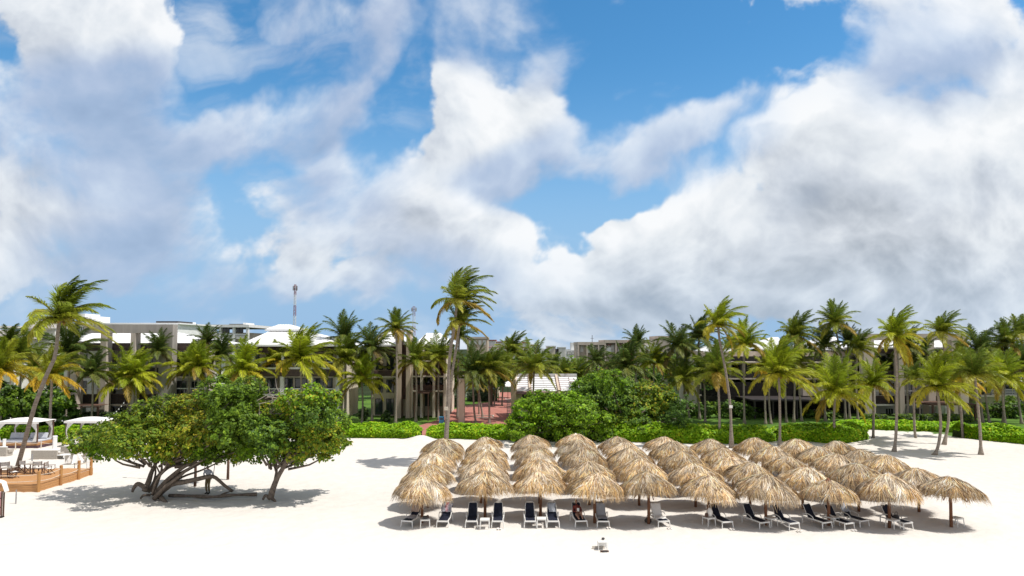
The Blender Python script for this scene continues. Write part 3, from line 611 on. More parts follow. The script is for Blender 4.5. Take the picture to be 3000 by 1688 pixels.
# ------------------------------------------------------------------ hedges
def hedge(poly, h, depth, n, label, cols=HEDGE, seed=1, name='hedge', size=.13, group='clipped leafy hedges', zb=0, box=False, wob=.25):
    """poly: (px,py) points of the front foot of the hedge."""
    rg = np.random.default_rng(seed); G = [gnd(x, y, zb) for x, y in poly]
    seg = [(G[i+1]-G[i]).length for i in range(len(G)-1)]; cum = np.concatenate([[0], np.cumsum(seg)]); T = cum[-1]
    gx = np.array([p.x for p in G]); gy = np.array([p.y for p in G])
    root = empty(name, (float(gx.mean()), float(gy.mean()), zb)); tag(root, label, 'hedge', group)
    def pos(s, a, z): # s along, a 0..1 depth, z height
        x = np.interp(s, cum, gx); y = np.interp(s, cum, gy); return x, y + a*depth, z
    s = rg.random(n)*T; typ = rg.random(n); a = np.where(typ < .45, rg.random(n)**2*.25, rg.random(n)); bump = 1 + wob*fbm(s, a*depth, .55, 3, seed+5)
    endf = np.clip(np.minimum(s, T-s)/(.35*depth+.3), 0, 1)**.45
    prof = (1-np.abs(2*a-1)**4*.30)*(.55+.45*endf) if not box else np.ones(n)
    ztop = h*bump*prof; z = np.where(typ < .45, rg.random(n)*ztop, ztop*(1-.18*rg.random(n)**2)); a = a + np.where(typ < .45, -.08*np.sin(np.pi*np.clip(z/h, 0, 1)), 0)
    x, y, z = pos(s, a, z); P = np.stack([x, y, z+zb], 1) + rg.normal(size=(n, 3))*.05
    nr = np.stack([np.zeros(n), np.where(typ < .45, -1.0, -.1), np.where(typ < .45, .35, 1.0)], 1)
    P -= np.array(root.location); V = leafquads(P, size, nr, .3, rg=rg)
    tone = np.exp(.35*fbm(s, a*depth+z, .5, 3, seed+9))[:, None]; C = (mixcol(cols, n, rg)*tone).clip(.003, .6)
    link('foliage', quadmesh('foliage', V, M['leaf'], C), root)
    # woody, leafy inside so that no light shines through
    b = MB(); m = max(2, int(T/1.2))
    for i in range(m):
        s0 = T*i/m; s1 = T*(i+1)/m; x0, y0, _ = pos(s0, 0, 0); x1, y1, _ = pos(s1, 0, 0); zz = h*.66*(1+.05*math.sin(i*1.7))*(.75 if i in (0, m-1) else 1)
        v = [(x0, y0+depth*.15, 0), (x1, y1+depth*.15, 0), (x1, y1+depth*.85, 0), (x0, y0+depth*.85, 0), (x0, y0+depth*.22, zz), (x1, y1+depth*.22, zz), (x1, y1+depth*.8, zz), (x0, y0+depth*.8, zz)]
        v = [(p[0]-root.location.x, p[1]-root.location.y, p[2]) for p in v]
        b.add(v, [(4, 5, 6, 7), (0, 1, 5, 4), (1, 2, 6, 5), (2, 3, 7, 6), (3, 0, 4, 7)], M['hedgecore'])
    b.build('branches', root); return root
M['hedgecore'] = pbr('hedge_inside', (.035, .055, .012), .95, .1, nscale=6, bump=.8, bscale=6, c2=(.015, .022, .008))
hedge([(-60, 1300), (0, 1299), (120, 1297), (320, 1293), (520, 1290), (760, 1288)], 1.35, 2.6, 16000, 'long bright green hedge behind the white daybeds, running on behind the sea grape trees', seed=1)
hedge([(960, 1283), (1100, 1283), (1170, 1284), (1229, 1286)], 1.35, 2.4, 12000, 'bright green hedge ending at the left side of the red path opening', seed=2)
hedge([(1250, 1287), (1340, 1286), (1450, 1288), (1560, 1290)], 1.35, 2.4, 14000, 'bright green hedge from the red path opening to the sea grape bush', seed=3)
hedge([(1800, 1294), (1900, 1296), (2020, 1300), (2130, 1302), (2200, 1303), (2270, 1298)], 1.65, 2.6, 16000, 'bright green hedge behind the umbrellas between the sea grape bush and the golden palm', seed=4)
hedge([(2280, 1298), (2380, 1299), (2450, 1303), (2500, 1299), (2540, 1294)], 1.65, 2.8, 13000, 'bright green hedge with a rounded right end behind the fountain-shaped palm', seed=5, wob=.3)
hedge([(2470, 1262), (2540, 1261), (2620, 1263), (2740, 1267), (2850, 1272)], 1.05, 2.2, 11000, 'low bright green hedge set back on the sand before the right-hand hotel', seed=6)
hedge([(2830, 1290), (2875, 1300), (2960, 1304), (3060, 1310)], 1.65, 2.6, 12000, 'bright green hedge in front at the right edge of the photo', seed=7)
# trimmed hedges and topiary further back
hedge([(240, 1236), (300, 1236), (400, 1236)], 1.1, 1.4, 5000, 'clipped grey-green hedge under the grey-framed hotel', cols=GREYG, seed=11, group='trimmed hedges by the buildings', box=True, wob=.06)
hedge([(1368, 1178), (1410, 1178), (1456, 1178)], 2.2, 3.0, 4000, 'dark trimmed hedge at the far end of the red path', cols=GREYG, seed=12, group='trimmed hedges by the buildings', box=True, wob=.06)
hedge([(1300, 1196), (1330, 1196), (1342, 1196)], 2.0, 2.0, 2500, 'dark trimmed hedge left of the brown pylon', cols=GREYG, seed=13, group='trimmed hedges by the buildings', box=True, wob=.06)
for j, (a, c, l) in enumerate([(2540, 2600, 'left-hand low trimmed hedge under the right-hand hotel'), (2630, 2690, 'second low trimmed hedge from the left under the right-hand hotel'), (2700, 2770, 'low trimmed hedge under the pergola of the right-hand hotel'), (2790, 2850, 'right-hand low trimmed hedge under the right-hand hotel')]):
    hedge([(a, 1240), ((a+c)/2, 1240), (c, 1240)], .95, 1.2, 2600, l, cols=GREYG+GREEN, seed=20+j, group='trimmed hedges by the buildings', box=True, wob=.1)
for j, (x, y, hh, l) in enumerate([(1226, 1217, 2.4, 'leftmost dark conical topiary on the lawn by the red path'), (1262, 1212, 2.2, 'middle grey-green topiary on the lawn by the red path'), (1285, 1206, 2.1, 'rightmost grey-green topiary on the lawn by the red path'), (1065, 1235, 1.8, 'dark round shrub under the short bright palm'), (1130, 1238, 1.5, 'dark low shrub at the foot of the beige pillar'), (960, 1236, 1.9, 'dark shrub at the foot of the villa white column')]):
    rgt = np.random.default_rng(60+j); root = empty('topiary_shrub', gnd(x, y)); tag(root, l, 'shrub', 'shrubs on the lawn')
    V, C = blobfoliage([((0, 0, hh*.42), (hh*.36, hh*.36, hh*.42), 0), ((.1, 0, hh*.72), (hh*.24, hh*.24, hh*.28), 0)], 1600, .11, [GREYG+DARK], rgt, .2, .8)
    link('foliage', quadmesh('foliage', V, M['leaf'], C), root); b = MB(); b.tube([(0, 0, -.1), (0, 0, hh*.5)], .06, 'bark', 6); b.build('stem', root)
# ------------------------------------------------------------------ sea grape trees and bushes
def pxblobs(lst, D, dspread, rg, zs=.85):
    out = []
    for x, y, r, ci in lst:
        if y > 1290 and D < 50: y -= 15
        dd = D + rg.uniform(-dspread, dspread); c = at(x, y, dd); rr = r*dd/F; out.append((c, (rr*1.05, rr*1.25, rr*zs), ci))
    return out
def bigtree(name, label, lst, D, ds, n, size, cols, seed, limbs, basepx, cat='tree', shell=.62, twigs=0, clump=.38, group=None):
    rg = np.random.default_rng(seed); base = gnd(*basepx); root = empty(name, base); tag(root, label, cat, group)
    bl = pxblobs(lst, D, ds, rg)
    if twigs == 0 and ds > 2: bl += [((c[0]+rg.normal()*.6, c[1]+rg.choice([-1, 1])*ds*.9, max(1.2, c[2]+.05)), (r[0]*.85, r[1]*.85, r[2]*.8), ci) for c, r, ci in bl[::2]]
    bl = [((c[0]-base.x, c[1]-base.y, c[2]), r, ci) for c, r, ci in bl]
    V, C = blobfoliage(bl, n, size, cols, rg, clump, shell); link('crown', quadmesh('crown', V, M['leaf'], C), root)
    for path, radii in limbs:
        b = MB(); P = smooth_path([Vector(p)-base for p in path], 14); b.tube(P, [radii[0]+(radii[1]-radii[0])*k/14 for k in range(15)], 'bark', 8); b.build('limb', root, smooth=True)
    b = MB(); o0 = Vector((0, 0, 1.6))                       # inner branches reaching into the lobes
    for c, r, ci in bl:
        mid = Vector(c)*.55 + Vector((rg.normal()*.3, rg.normal()*.3, .5)); b.tube(smooth_path([o0*.6+mid*.4, mid, Vector(c)], 5), [.09, .07, .06, .05, .035, .02], 'bark', 5)
    for i in range(twigs):
        c, r, ci = bl[rg.integers(len(bl))]; d = Vector(rg.normal(size=3)); d.z = abs(d.z); d.normalize(); p = Vector(c)+Vector((d.x*r[0], d.y*r[1], d.z*r[2]))*.7; b.tube([p, p+d*.7, p+d*1.3+Vector((.1, 0, .1))], [.025, .018, .006], M['twig'], 4)
    b.build('branches', root); return root
M['twig'] = pbr('dead_twig', (.36, .31, .27), .9, .1, noise=.2)
D1 = 44.0; A = lambda x, y, d=D1: at(x, y, d)
def limb(pts, r0, r1, d0=D1): r0 *= .78; r1 *= .78; return ([A(x, y, d0 + (q[0] if q else 0)) for x, y, *q in pts], (r0, r1))
bigtree('sea_grape_tree', 'wide low sea grape tree with many sprawling trunks on the left of the beach',
 [(300,1298,50,0),(345,1262,56,0),(350,1318,42,3),(425,1225,56,0),(420,1300,60,0),(475,1195,44,0),(500,1262,64,1),(520,1320,56,1),(570,1200,58,1),(590,1262,64,1),(610,1305,50,3),(640,1150,56,2),(690,1175,62,2),(680,1250,66,2),(680,1320,58,2),(725,1140,46,2),(750,1235,48,2),(745,1320,50,3),(700,1338,34,0),(470,1335,36,3)], D1, 2.2, 62000, .088,
 [OLIVE[:3]+GREEN, OLIVE, GREEN, BRIGHT+GREEN], 101,
 [limb([(424,1440), (436,1410, .3), (444,1384, .6), (459,1350, .9), (470,1300, 1.2)], .26, .10), limb([(440,1440, .4), (462,1398, .8), (492,1370, 1.2), (531,1352, 1.6), (570,1300, 2)], .20, .08),
  limb([(455,1450), (480,1418, -.3), (508,1392, -.5), (540,1367, -.6), (585,1342, -.4), (620,1290)], .24, .08), limb([(462,1452), (500,1420, -.6), (535,1413, -.7), (575,1405, -.7), (613,1396, -.6), (632,1400, -.4), (656,1421, -.2), (682,1440)], .23, .12),
  limb([(448,1446, .6), (466,1400, .6), (474,1370, .5), (468,1330, .4)], .15, .06), limb([(452,1462, -.7), (480,1430, -.9), (520,1400, -1), (560,1368, -1.1), (610,1340, -1.2)], .19, .06), limb([(470,1390, .5), (448,1352, .2), (420,1346, -.2), (408,1350, -.4)], .07, .03),
  limb([(430,1432), (405,1418, .1), (392,1430, .1), (388,1442, .1)], .22, .10), limb([(440,1450), (420,1452, -.3), (411,1462, -.4)], .12, .07), limb([(462,1450), (476,1462, -.8), (488,1474, -1.2)], .24, .12), limb([(600,1352, .8), (560,1372, .9), (500,1408, .8), (470,1432, .5)], .08, .13), limb([(436,1444, .9), (452,1405, 1.2), (455,1372, 1.3), (440,1330, 1.4)], .11, .05), limb([(470,1440, .9), (520,1392, 1.4), (575,1362, 1.7), (640,1335, 1.8)], .12, .05), limb([(446,1450, -.5), (458,1410, -.8), (482,1375, -1.0), (500,1330, -1)], .12, .05), limb([(466,1446, .2), (530,1400, .1), (590,1378, 0), (650,1350, 0)], .11, .05)],
 (450, 1453), group='sea grape trees on the beach')
bigtree('sea_grape_tree', 'single-trunked sea grape tree with a leaning pale trunk, right of the sprawling one',
 [(765,1265,48,2),(760,1310,44,2),(790,1215,46,1),(800,1275,60,2),(795,1330,46,0),(850,1175,40,3),(862,1235,60,1),(870,1290,66,1),(870,1340,40,0),(915,1160,40,3),(925,1215,54,2),(940,1275,58,1),(945,1325,40,1),(965,1170,30,3),(985,1235,36,0),(990,1290,34,1),(980,1320,24,1)], 43.2, 1.8, 34000, .088,
 [GREEN, OLIVE+GREEN, GREEN+DARK, BRIGHT+GREEN+OLIVE], 102,
 [limb([(792,1462), (800,1432), (814,1397), (832,1366), (850,1320)], .27, .13, 42.9), limb([(792,1462), (778,1452), (770,1464)], .15, .08, 42.9), limb([(796,1460), (804,1466), (808,1474)], .14, .08, 42.9), limb([(832,1366), (880,1330), (930,1290)], .12, .05, 42.9), limb([(828,1372), (800,1330), (790,1280)], .11, .05, 42.9)],
 (793, 1463), group='sea grape trees on the beach')
o = MB(); o.tube([gnd(760, 1184+80, 0)]*0 + smooth_path([A(775, 1192), A(790, 1165), A(815, 1180), A(845, 1150)], 10), [.04]*11, 'twig', 5)
rgx = np.random.default_rng(9); root = empty('bare_branches', gnd(797, 1456)); tag(root, 'tangle of bare grey twigs between the two sea grape crowns', 'branches')
b = MB()
for i in range(46):
    x = rgx.uniform(752, 850); y = rgx.uniform(1158, 1240); p = A(x, y, D1+rgx.uniform(-1, 1)) - root.location; d = Vector((rgx.uniform(-.4, 1.0), rgx.normal()*.4, rgx.uniform(-.2, .7))).normalized()
    b.tube([p, p+d*.6, p+d*1.1+Vector((.15, 0, .12))], [.03, .02, .008], 'twig', 4)
for i in range(6): b.tube(smooth_path([Vector((.25, 0, 1.6)), A(785+i*5, 1300, D1)-root.location, A(770+i*12, 1200, D1)-root.location], 8), [.09-.008*k for k in range(9)], 'bark', 6)
b.tube([(0, 0, 0), (.12, 0, .8), (.27, 0, 1.7)], [.1, .09, .08], 'bark', 6); b.build('twigs', root)
b = MB(); b.tube(smooth_path([A(495, 1452, 43.9), A(560, 1453, 43.8), A(620, 1456, 43.4), A(675, 1451, 43.8), A(752, 1449, 43.9)], 16), [.10+.02*math.sin(k*1.3) for k in range(17)], 'bark', 8); b.tube([A(640, 1455, 43.6), A(660, 1444, 44), A(676, 1440, 44.2)], [.07, .05, .03], 'bark', 6)
tag(b.build('fallen_branch', smooth=True), 'long dead branch lying on the shaded sand between the two sea grape trunks', 'branch')
bigtree('sea_grape_bush', 'rounded bright green sea grape bush in the middle behind the umbrellas',
 [(1530,1245,44,0),(1545,1205,44,1),(1590,1185,46,0),(1600,1240,56,0),(1650,1180,44,1),(1655,1235,60,0),(1700,1205,50,0),(1715,1255,48,0),(1750,1230,38,0),(1765,1265,28,0),(1520,1272,26,0),(1640,1280,40,2)], 70, 2.6, 30000, .125, [BRIGHT+GREEN, BRIGHT, GREEN], 103, [], (1640, 1292), 'bush', group='sea grape bushes by the hedge', clump=.5)
bigtree('sea_grape_bush', 'taller darker sea grape bush right of the rounded one',
 [(1710,1140,40,0),(1750,1115,38,0),(1740,1165,50,1),(1790,1120,46,0),(1800,1180,60,1),(1840,1140,44,1),(1810,1240,60,2),(1860,1200,58,2),(1895,1150,42,2),(1900,1210,52,2),(1860,1250,50,1),(1935,1160,38,2),(1950,1205,46,3),(1975,1180,38,3),(1985,1225,34,3),(1930,1250,44,3),(1780,1270,36,1)], 74, 3.0, 38000, .13, [GREEN+BRIGHT[:1], GREEN+DARK, OLIVE+GREEN, DARK], 104, [], (1830, 1284), 'bush', group='sea grape bushes by the hedge', clump=.5)
bigtree('sea_grape_bush', 'small pale green shrub in front of the hedge beside the darker sea grape bush',
 [(1995,1268,18,0),(2020,1262,20,0),(2040,1270,16,0)], 71, 1.0, 1600, .16, [BRIGHT], 105, [], (2018, 1284), 'bush', group='sea grape bushes by the hedge', clump=.3)
bigtree('leafy_shrubs', 'dense green shrub at the left edge, behind the left daybed',
 [(10,1200,44,0),(10,1150,36,1),(60,1180,44,0),(70,1225,40,1),(30,1230,40,0)], 80, 2.6, 7000, .2, [GREEN, DARK], 106, [], (30, 1255), 'shrub', group='dense shrubs behind the daybeds', clump=.5)
bigtree('leafy_shrubs', 'dense dark green shrub between the curved palm and the grey-framed hotel',
 [(120,1150,36,1),(130,1200,44,1),(175,1170,36,0),(185,1215,40,1),(100,1225,36,1)], 82, 2.2, 7000, .2, [GREEN+DARK, DARK], 107, [], (150, 1250), 'shrub', group='dense shrubs behind the daybeds', clump=.5)

for j, (x0, x1, l) in enumerate([(1960, 2090, 'dark low shrubs behind the lawn right of the tall sea grape bush'), (2110, 2230, 'dark low shrubs behind the leaning palm and its neighbour'), (2350, 2460, 'dark low shrubs under the dark shaded hotel wing'), (2850, 2990, 'dark low shrubs before the cream villa at the far right')]):
    rgu = np.random.default_rng(300+j); bigtree('leafy_shrubs', l, [(x0+(x1-x0)*(i+.5)/6 + rgu.normal()*6, (1205 if j != 2 else 1222) + rgu.normal()*6, (24 if j != 2 else 15)+rgu.random()*9, i % 2) for i in range(6)], 92, 1.6, 3600, .17, [DARK, DARK+GREEN], 310+j, [], ((x0+x1)/2, 1228), 'shrub', group='dark shrubs before the right-hand buildings', clump=.5)
# ------------------------------------------------------------------ thatched umbrellas
def thatchmesh(seed):
    rg = np.random.default_rng(seed); n = 5600
    prof = lambda r: 2.56 - .80*(np.abs(r)/1.5)**1.38 - np.where(r > 1.5, (r-1.5)*1.7, 0)
    tilt = rg.normal()*.05; lx, ly = math.cos(seed), math.sin(seed)
    r0 = np.concatenate([rg.random(n-1500)**.75*1.25, .95+.32*rg.random(1500)]); az = rg.random(n)*2*np.pi; ln = np.minimum(.34+.34*rg.random(n), 1.64+.05*rg.normal(size=n)-r0); bn = fbm(np.cos(az)*5+seed, np.sin(az)*5+r0*1.2, 1.3, 3, seed+70); lift = .01+.06*rg.random(n)**2*(r0 > .2)+.09*np.clip(bn+.15, 0, 1)
    da = rg.normal(size=n)*.15; wd = .007+.011*rg.random(n); wave = 1+.045*np.sin(az*5+seed)+.03*np.sin(az*11+2*seed)
    pts = []
    for t in (0, .5, 1.0):
        r = r0 + ln*t*.93; rr = r*wave; a = az + da*t; z = prof(r) + lift*(1-.4*t) - .05*t*t + rg.normal(size=n)*.015; z = z + (tilt*rr*(np.cos(a)*lx + np.sin(a)*ly))
        pts.append(np.stack([rr*np.cos(a), rr*np.sin(a), z], -1))
    tan = np.stack([-np.sin(az), np.cos(az), rg.normal(size=n)*.35], -1)*wd[:, None]
    Q1 = np.stack([pts[0]-tan*.6, pts[0]+tan*.6, pts[1]+tan, pts[1]-tan], 1); Q2 = np.stack([pts[1]-tan, pts[1]+tan, pts[2]+tan*.25, pts[2]-tan*.25], 1)
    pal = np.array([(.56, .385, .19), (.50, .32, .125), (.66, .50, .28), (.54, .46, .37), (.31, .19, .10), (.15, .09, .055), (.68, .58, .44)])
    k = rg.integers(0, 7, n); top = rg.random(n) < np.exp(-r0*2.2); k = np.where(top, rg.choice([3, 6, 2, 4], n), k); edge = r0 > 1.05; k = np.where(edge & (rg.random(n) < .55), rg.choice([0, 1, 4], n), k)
    patch = np.exp(.50*fbm(np.cos(az)*r0+seed*3, np.sin(az)*r0, 1.8, 3, seed))[:, None]; C = pal[k]*patch*np.exp(.16*rg.normal(size=(n, 1)))*np.exp(.55*np.clip(bn, -.8, .8))[:, None]; gz = (.15+.6*rg.random())*sstep(fbm(np.cos(az)*r0+seed, np.sin(az)*r0-seed, 1.3, 3, seed+40), -.35, .5)[:, None]; lm = C.mean(1, keepdims=True); C = (C*(1-gz) + lm*np.array([1.14, 1.02, .86])*gz*1.06).clip(.01, .85)  # bundle noise bn also darkens the gaps, painting shadow streaks between bundles
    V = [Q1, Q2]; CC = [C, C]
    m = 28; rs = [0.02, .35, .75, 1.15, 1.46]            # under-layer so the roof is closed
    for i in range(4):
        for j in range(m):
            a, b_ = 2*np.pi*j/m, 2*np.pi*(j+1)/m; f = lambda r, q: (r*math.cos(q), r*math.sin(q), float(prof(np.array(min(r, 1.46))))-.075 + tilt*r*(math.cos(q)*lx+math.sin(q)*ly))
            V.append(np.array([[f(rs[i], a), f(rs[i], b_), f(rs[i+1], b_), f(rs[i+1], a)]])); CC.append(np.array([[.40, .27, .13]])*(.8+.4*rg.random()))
    for q in range(26):                                # ragged tuft at the peak
        a = rg.random()*6.28; l = .18+.15*rg.random(); d = np.array([math.cos(a)*.7, math.sin(a)*.7, .25]); w_ = np.array([-math.sin(a), math.cos(a), 0])*.02; c0 = np.array([0, 0, 2.50])
        V.append(np.array([[c0-w_, c0+w_, c0+d*l+w_*.3, c0+d*l-w_*.3]])); CC.append(np.array([[.5, .42, .32]])*(.6+.6*rg.random()))
    return quadmesh('thatch', np.concatenate(V), M['thatch'], np.concatenate(CC))
TH = [thatchmesh(s_) for s_ in range(1, 9)]
b = MB(); b.tube([(0, 0, -.2), (.015, 0, 1.2), (0, 0, 2.5)], [.085, .078, .07], 'post', 10); o_ = b.build('post', smooth=True); POST = o_.data; bpy.data.objects.remove(o_)
b = MB()
for j in range(8):
    a = j*math.pi/4; b.bar((.05*math.cos(a), .05*math.sin(a), 2.42), (1.34*math.cos(a), 1.34*math.sin(a), 1.60), .05, .05, 'post')
for j in range(16):
    a0, a1 = j*math.pi/8, (j+1)*math.pi/8; b.bar((1.1*math.cos(a0), 1.1*math.sin(a0), 1.77), (1.1*math.cos(a1), 1.1*math.sin(a1), 1.77), .03, .03, 'post')
for j in range(4):
    a = j*math.pi/2+.4; b.bar((.06*math.cos(a), .06*math.sin(a), 1.65), (.8*math.cos(a), .8*math.sin(a), 1.93), .045, .045, 'post')
o_ = b.build('rafters'); RAFT = o_.data; bpy.data.objects.remove(o_)
FRONT = [(1237,1396),(1421,1389),(1583,1386),(1741,1397),(1899,1399),(2073,1396),(2241,1401),(2425,1401),(2602,1405),(2782,1404)]
BACK = [(1299,1288),(1424,1280),(1556,1279),(1685,1277),(1808,1277),(1942,1287),(2078,1290),(2212,1294),(2335,1297),(2456,1298)]
rg = np.random.default_rng(3); ORD = ['first', 'second', 'third', 'fourth', 'fifth', 'sixth', 'seventh', 'eighth', 'ninth', 'tenth']
ROW = ['front row', 'second row', 'middle row', 'fourth row', 'back row']
UMB = {}
for c in range(10):
    f = gnd(*FRONT[c], 2.5); k_ = gnd(*BACK[c], 2.5)
    for r in range(5):
        t = (0, .25, .50, .74, 1)[r]; p = f.lerp(k_, t) + (Vector((rg.normal()*.10, rg.normal()*.12, 0)) if 0 < r < 4 else Vector((0, 0, 0)))
        root = empty('thatched_umbrella', (p.x, p.y, 0), 0)
        side = 'leftmost' if c == 0 else 'rightmost' if c == 9 else f'{ORD[c]} from the left'
        extra = {(9, 0): 'straw umbrella standing clear of the others, rightmost of the front row, tilted right'}.get((c, r), f'straw-thatched beach umbrella, {side} in the {ROW[r]}')
        tag(root, extra, 'beach umbrella', 'thatched umbrellas set out in rows on the sand')
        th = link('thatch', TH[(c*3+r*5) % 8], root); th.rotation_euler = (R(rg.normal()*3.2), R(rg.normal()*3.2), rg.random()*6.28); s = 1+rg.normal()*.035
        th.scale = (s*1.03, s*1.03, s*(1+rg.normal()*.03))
        if (c, r) == (9, 0): th.rotation_euler = (0, R(9), 1.0); th.scale = (1.06, 1.06, 1)
        if (c, r) == (0, 0): th.rotation_euler = (0, R(-3), 2.0)
        link('post', POST, root); link('rafters', RAFT, root); UMB[c, r] = root
# ------------------------------------------------------------------ sun loungers
def lounger_parts():
    P = {}
    b = MB()                                            # frame: rails, head hoop
    for s in (-1, 1):
        b.tube([(s*.30, -.95, .33), (s*.31, 0, .33), (s*.31, .55, .33), (s*.31, .95, .33)], .022, 'plastic', 6); b.box(s*.31-.02, s*.31+.02, -.95, .95, .29, .36, 'plastic')
    b.box(-.34, .34, -1.0, -.93, .28, .35, 'plastic'); b.box(-.33, .33, .90, .96, .29, .35, 'plastic'); P['frame'] = b
    legs = []
    for sx in (-1, 1):
        for y in (-.92, .62):
            b = MB(); b.tube([(sx*.33, y, .33), (sx*.35, y-.02, .18), (sx*.37, y-.05, -.03)], [.034, .032, .030], 'plastic', 6); legs.append(b)
    P['leg'] = legs
    arms = []
    for sx in (-1, 1):
        b = MB(); b.tube(smooth_path([(sx*.33, -.30, .33), (sx*.36, -.18, .48), (sx*.37, .05, .56), (sx*.37, .30, .55), (sx*.36, .52, .44), (sx*.35, .62, .33)], 10), .026, 'plastic', 6); arms.append(b)
    P['armrest'] = arms
    b = MB(); b.sheet(lambda u, v: ((u-.5)*.56, -.93+v*1.15, .345-.02*math.sin(math.pi*u)+.0*v), 4, 5, 'navy', .015); P['seat'] = b
    hb = .58; ang = R(58)                               # raised back
    def bk(u, v): return ((u-.5)*.54*(1-.12*v*v), .22+v*.78*math.cos(ang), .345+v*.78*math.sin(ang)-.02*math.sin(math.pi*u))
    b = MB(); b.sheet(bk, 4, 6, 'navy', .02); P['backrest'] = b
    b = MB(); e_ = [(s*.285*(1-.1*v), .22+v*.80*math.cos(ang)+.01, .345+v*.80*math.sin(ang)) for s, v in ((-1, 0), (-1, .5), (-1, .92), (-.7, 1.02), (.7, 1.02), (1, .92), (1, .5), (1, 0))]
    b.tube(e_, .02, 'plastic', 6); P['back_frame'] = b
    return P
def meshof(b, name):
    o = b.build(name, smooth=False); m = o.data; bpy.data.objects.remove(o); return m
LP = lounger_parts(); LM = {k: ([meshof(x, k) for x in v] if isinstance(v, list) else meshof(v, k)) for k, v in LP.items()}
def lounger(px, py, rot, label, reclined=False):
    p = gnd(px, py); c = Vector((p.x + math.sin(R(rot))*-.95*-1*0, p.y, 0)); a = R(rot)
    d = Vector((-math.sin(a), math.cos(a), 0)); c = p + d*.95; c.z = .03
    root = empty('sun_lounger', c, a); root.scale = (.9, .93, .95); tag(root, label, 'sun lounger', 'sun loungers under the front umbrellas')
    for k in ('frame', 'seat', 'backrest', 'back_frame'): link(k, LM[k], root)
    for k in ('leg', 'armrest'):
        for m in LM[k]: link(k, m, root)
    return root
ang = R(58)
def drape(root, mat, name, label, cat, kind='back', seed=0, w0=-.27, w1=.27):
    rg = random.Random(seed); ph = rg.random()*6; b = MB()
    def back(u, v):   # over the top of the backrest and down its front
        x = w0+(w1-w0)*u + .03*math.sin(v*5+ph); t = 1.02-v*.75
        if v < .12: return (x, .22+.82*math.cos(ang)+.06, .345+.80*math.sin(ang)-.30+v*2.6)
        return (x, .22+t*.80*math.cos(ang)-.045-.012*math.sin(u*13+ph), .345+t*.80*math.sin(ang)+.03+.012*math.sin(u*11+v*4))
    def seat(u, v): return (w0+(w1-w0)*u+.02*math.sin(v*6), -.55+v*.85, .37+.02*math.sin(u*9+v*5+ph)**2)
    def full(u, v):
        x = w0+(w1-w0)*u
        if v < .5: return (x, -.55+v*2*.74, .375+.012*math.sin(u*9+v*9+ph))
        t = (v-.5)*2; return (x, .20+t*.80*math.cos(ang)-.04, .365+t*.82*math.sin(ang)+.012*math.sin(u*12+v*14))
    b.sheet({'back': back, 'seat': seat, 'full': full}[kind], 8, 14, mat, .012)
    o = b.build(name, smooth=True); o.location = root.location; o.rotation_euler = root.rotation_euler; o.scale = root.scale; tag(o, label, cat); return o
LG = [(1190,1546,-15,'leftmost sun lounger, turned left, with a grey towel on it'),
 (1296,1547,-4,'sun lounger with a grey and red patterned towel over its back, second from the left'),
 (1381,1547,0,'empty dark sun lounger left of the second umbrella post'),
 (1458,1547,0,'empty navy sun lounger with a faded patch, right of the second umbrella post'),
 (1554,1547,0,'empty black sun lounger left of the third umbrella post'),
 (1621,1547,0,'dark sun lounger with pale stripes across its back, right of the third umbrella post'),
 (1704,1546,6,'sun lounger with a person lying on it, left of the fourth umbrella post'),
 (1768,1547,-1,'sun lounger covered with a grey striped towel, right of the fourth umbrella post'),
 (1947,1547,7,'sun lounger covered with white towels, right of the fifth umbrella post'),
 (2134,1549,14,'navy sun lounger turned right beside the table with bags, under the sixth umbrella'),
 (2243,1550,19,'dark sun lounger left of the seventh umbrella post'),
 (2330,1553,18,'navy sun lounger with a lit blue back, right of the seventh umbrella post'),
 (2427,1550,20,'dark sun lounger left of the eighth umbrella post'),
 (2492,1553,19,'navy sun lounger with a pale towel by its arm, right of the eighth umbrella post'),
 (2536,1545,21,'sun lounger with a light grey back, tucked behind its neighbour right of the eighth post'),
 (2664,1552,20,'dark sun lounger behind the ninth umbrella post with a dark bag on it')]
LS = [lounger(*a) for a in LG]
drape(LS[0], 'toweltan', 'beach_towel', 'tan and grey towel draped over the leftmost lounger back', 'towel', 'back', 1); drape(LS[0], 'towel1', 'beach_towel', 'grey towel lying on the seat of the leftmost lounger', 'towel', 'seat', 2)
drape(LS[1], 'towel1', 'beach_towel', 'grey patterned towel over the back of the second lounger', 'towel', 'back', 3, -.3, .34); drape(LS[1], 'towelred', 'red_cloth', 'small crimson cloth hanging on the grey towel of the second lounger', 'cloth', 'back', 4, -.05, .10).location.z += .015
drape(LS[7], 'fabricgrey', 'beach_towel', 'dark grey striped towel covering the lounger right of the fourth post', 'towel', 'full', 5)
drape(LS[8], 'fabricwhite', 'beach_towel', 'white towels spread over the lounger right of the fifth post', 'towel', 'full', 6, -.32, .3); drape(LS[13], 'fabricwhite', 'beach_towel', 'pale towel hanging beside the lounger right of the eighth post', 'towel', 'seat', 7, .2, .42)
drape(LS[14], 'fabricgrey', 'beach_towel', 'light grey towel on the back of the hindmost lounger right of the eighth post', 'towel', 'back', 8); drape(LS[5], 'fabricgrey', 'folded_towel', 'thin grey towel strip across the striped lounger back', 'towel', 'back', 9, -.2, .2)
def blob(b, c, r, mat, n=10, seed=0):
    rg = random.Random(seed); pr = [(r[0]*math.sin(math.pi*k/6)*(1+.06*rg.uniform(-1, 1)), r[1]*(1-math.cos(math.pi*k/6))) for k in range(7)]; pr[0] = (.002, 0); pr[-1] = (.002, pr[-1][1]); b.lathe(pr, mat, c, n)
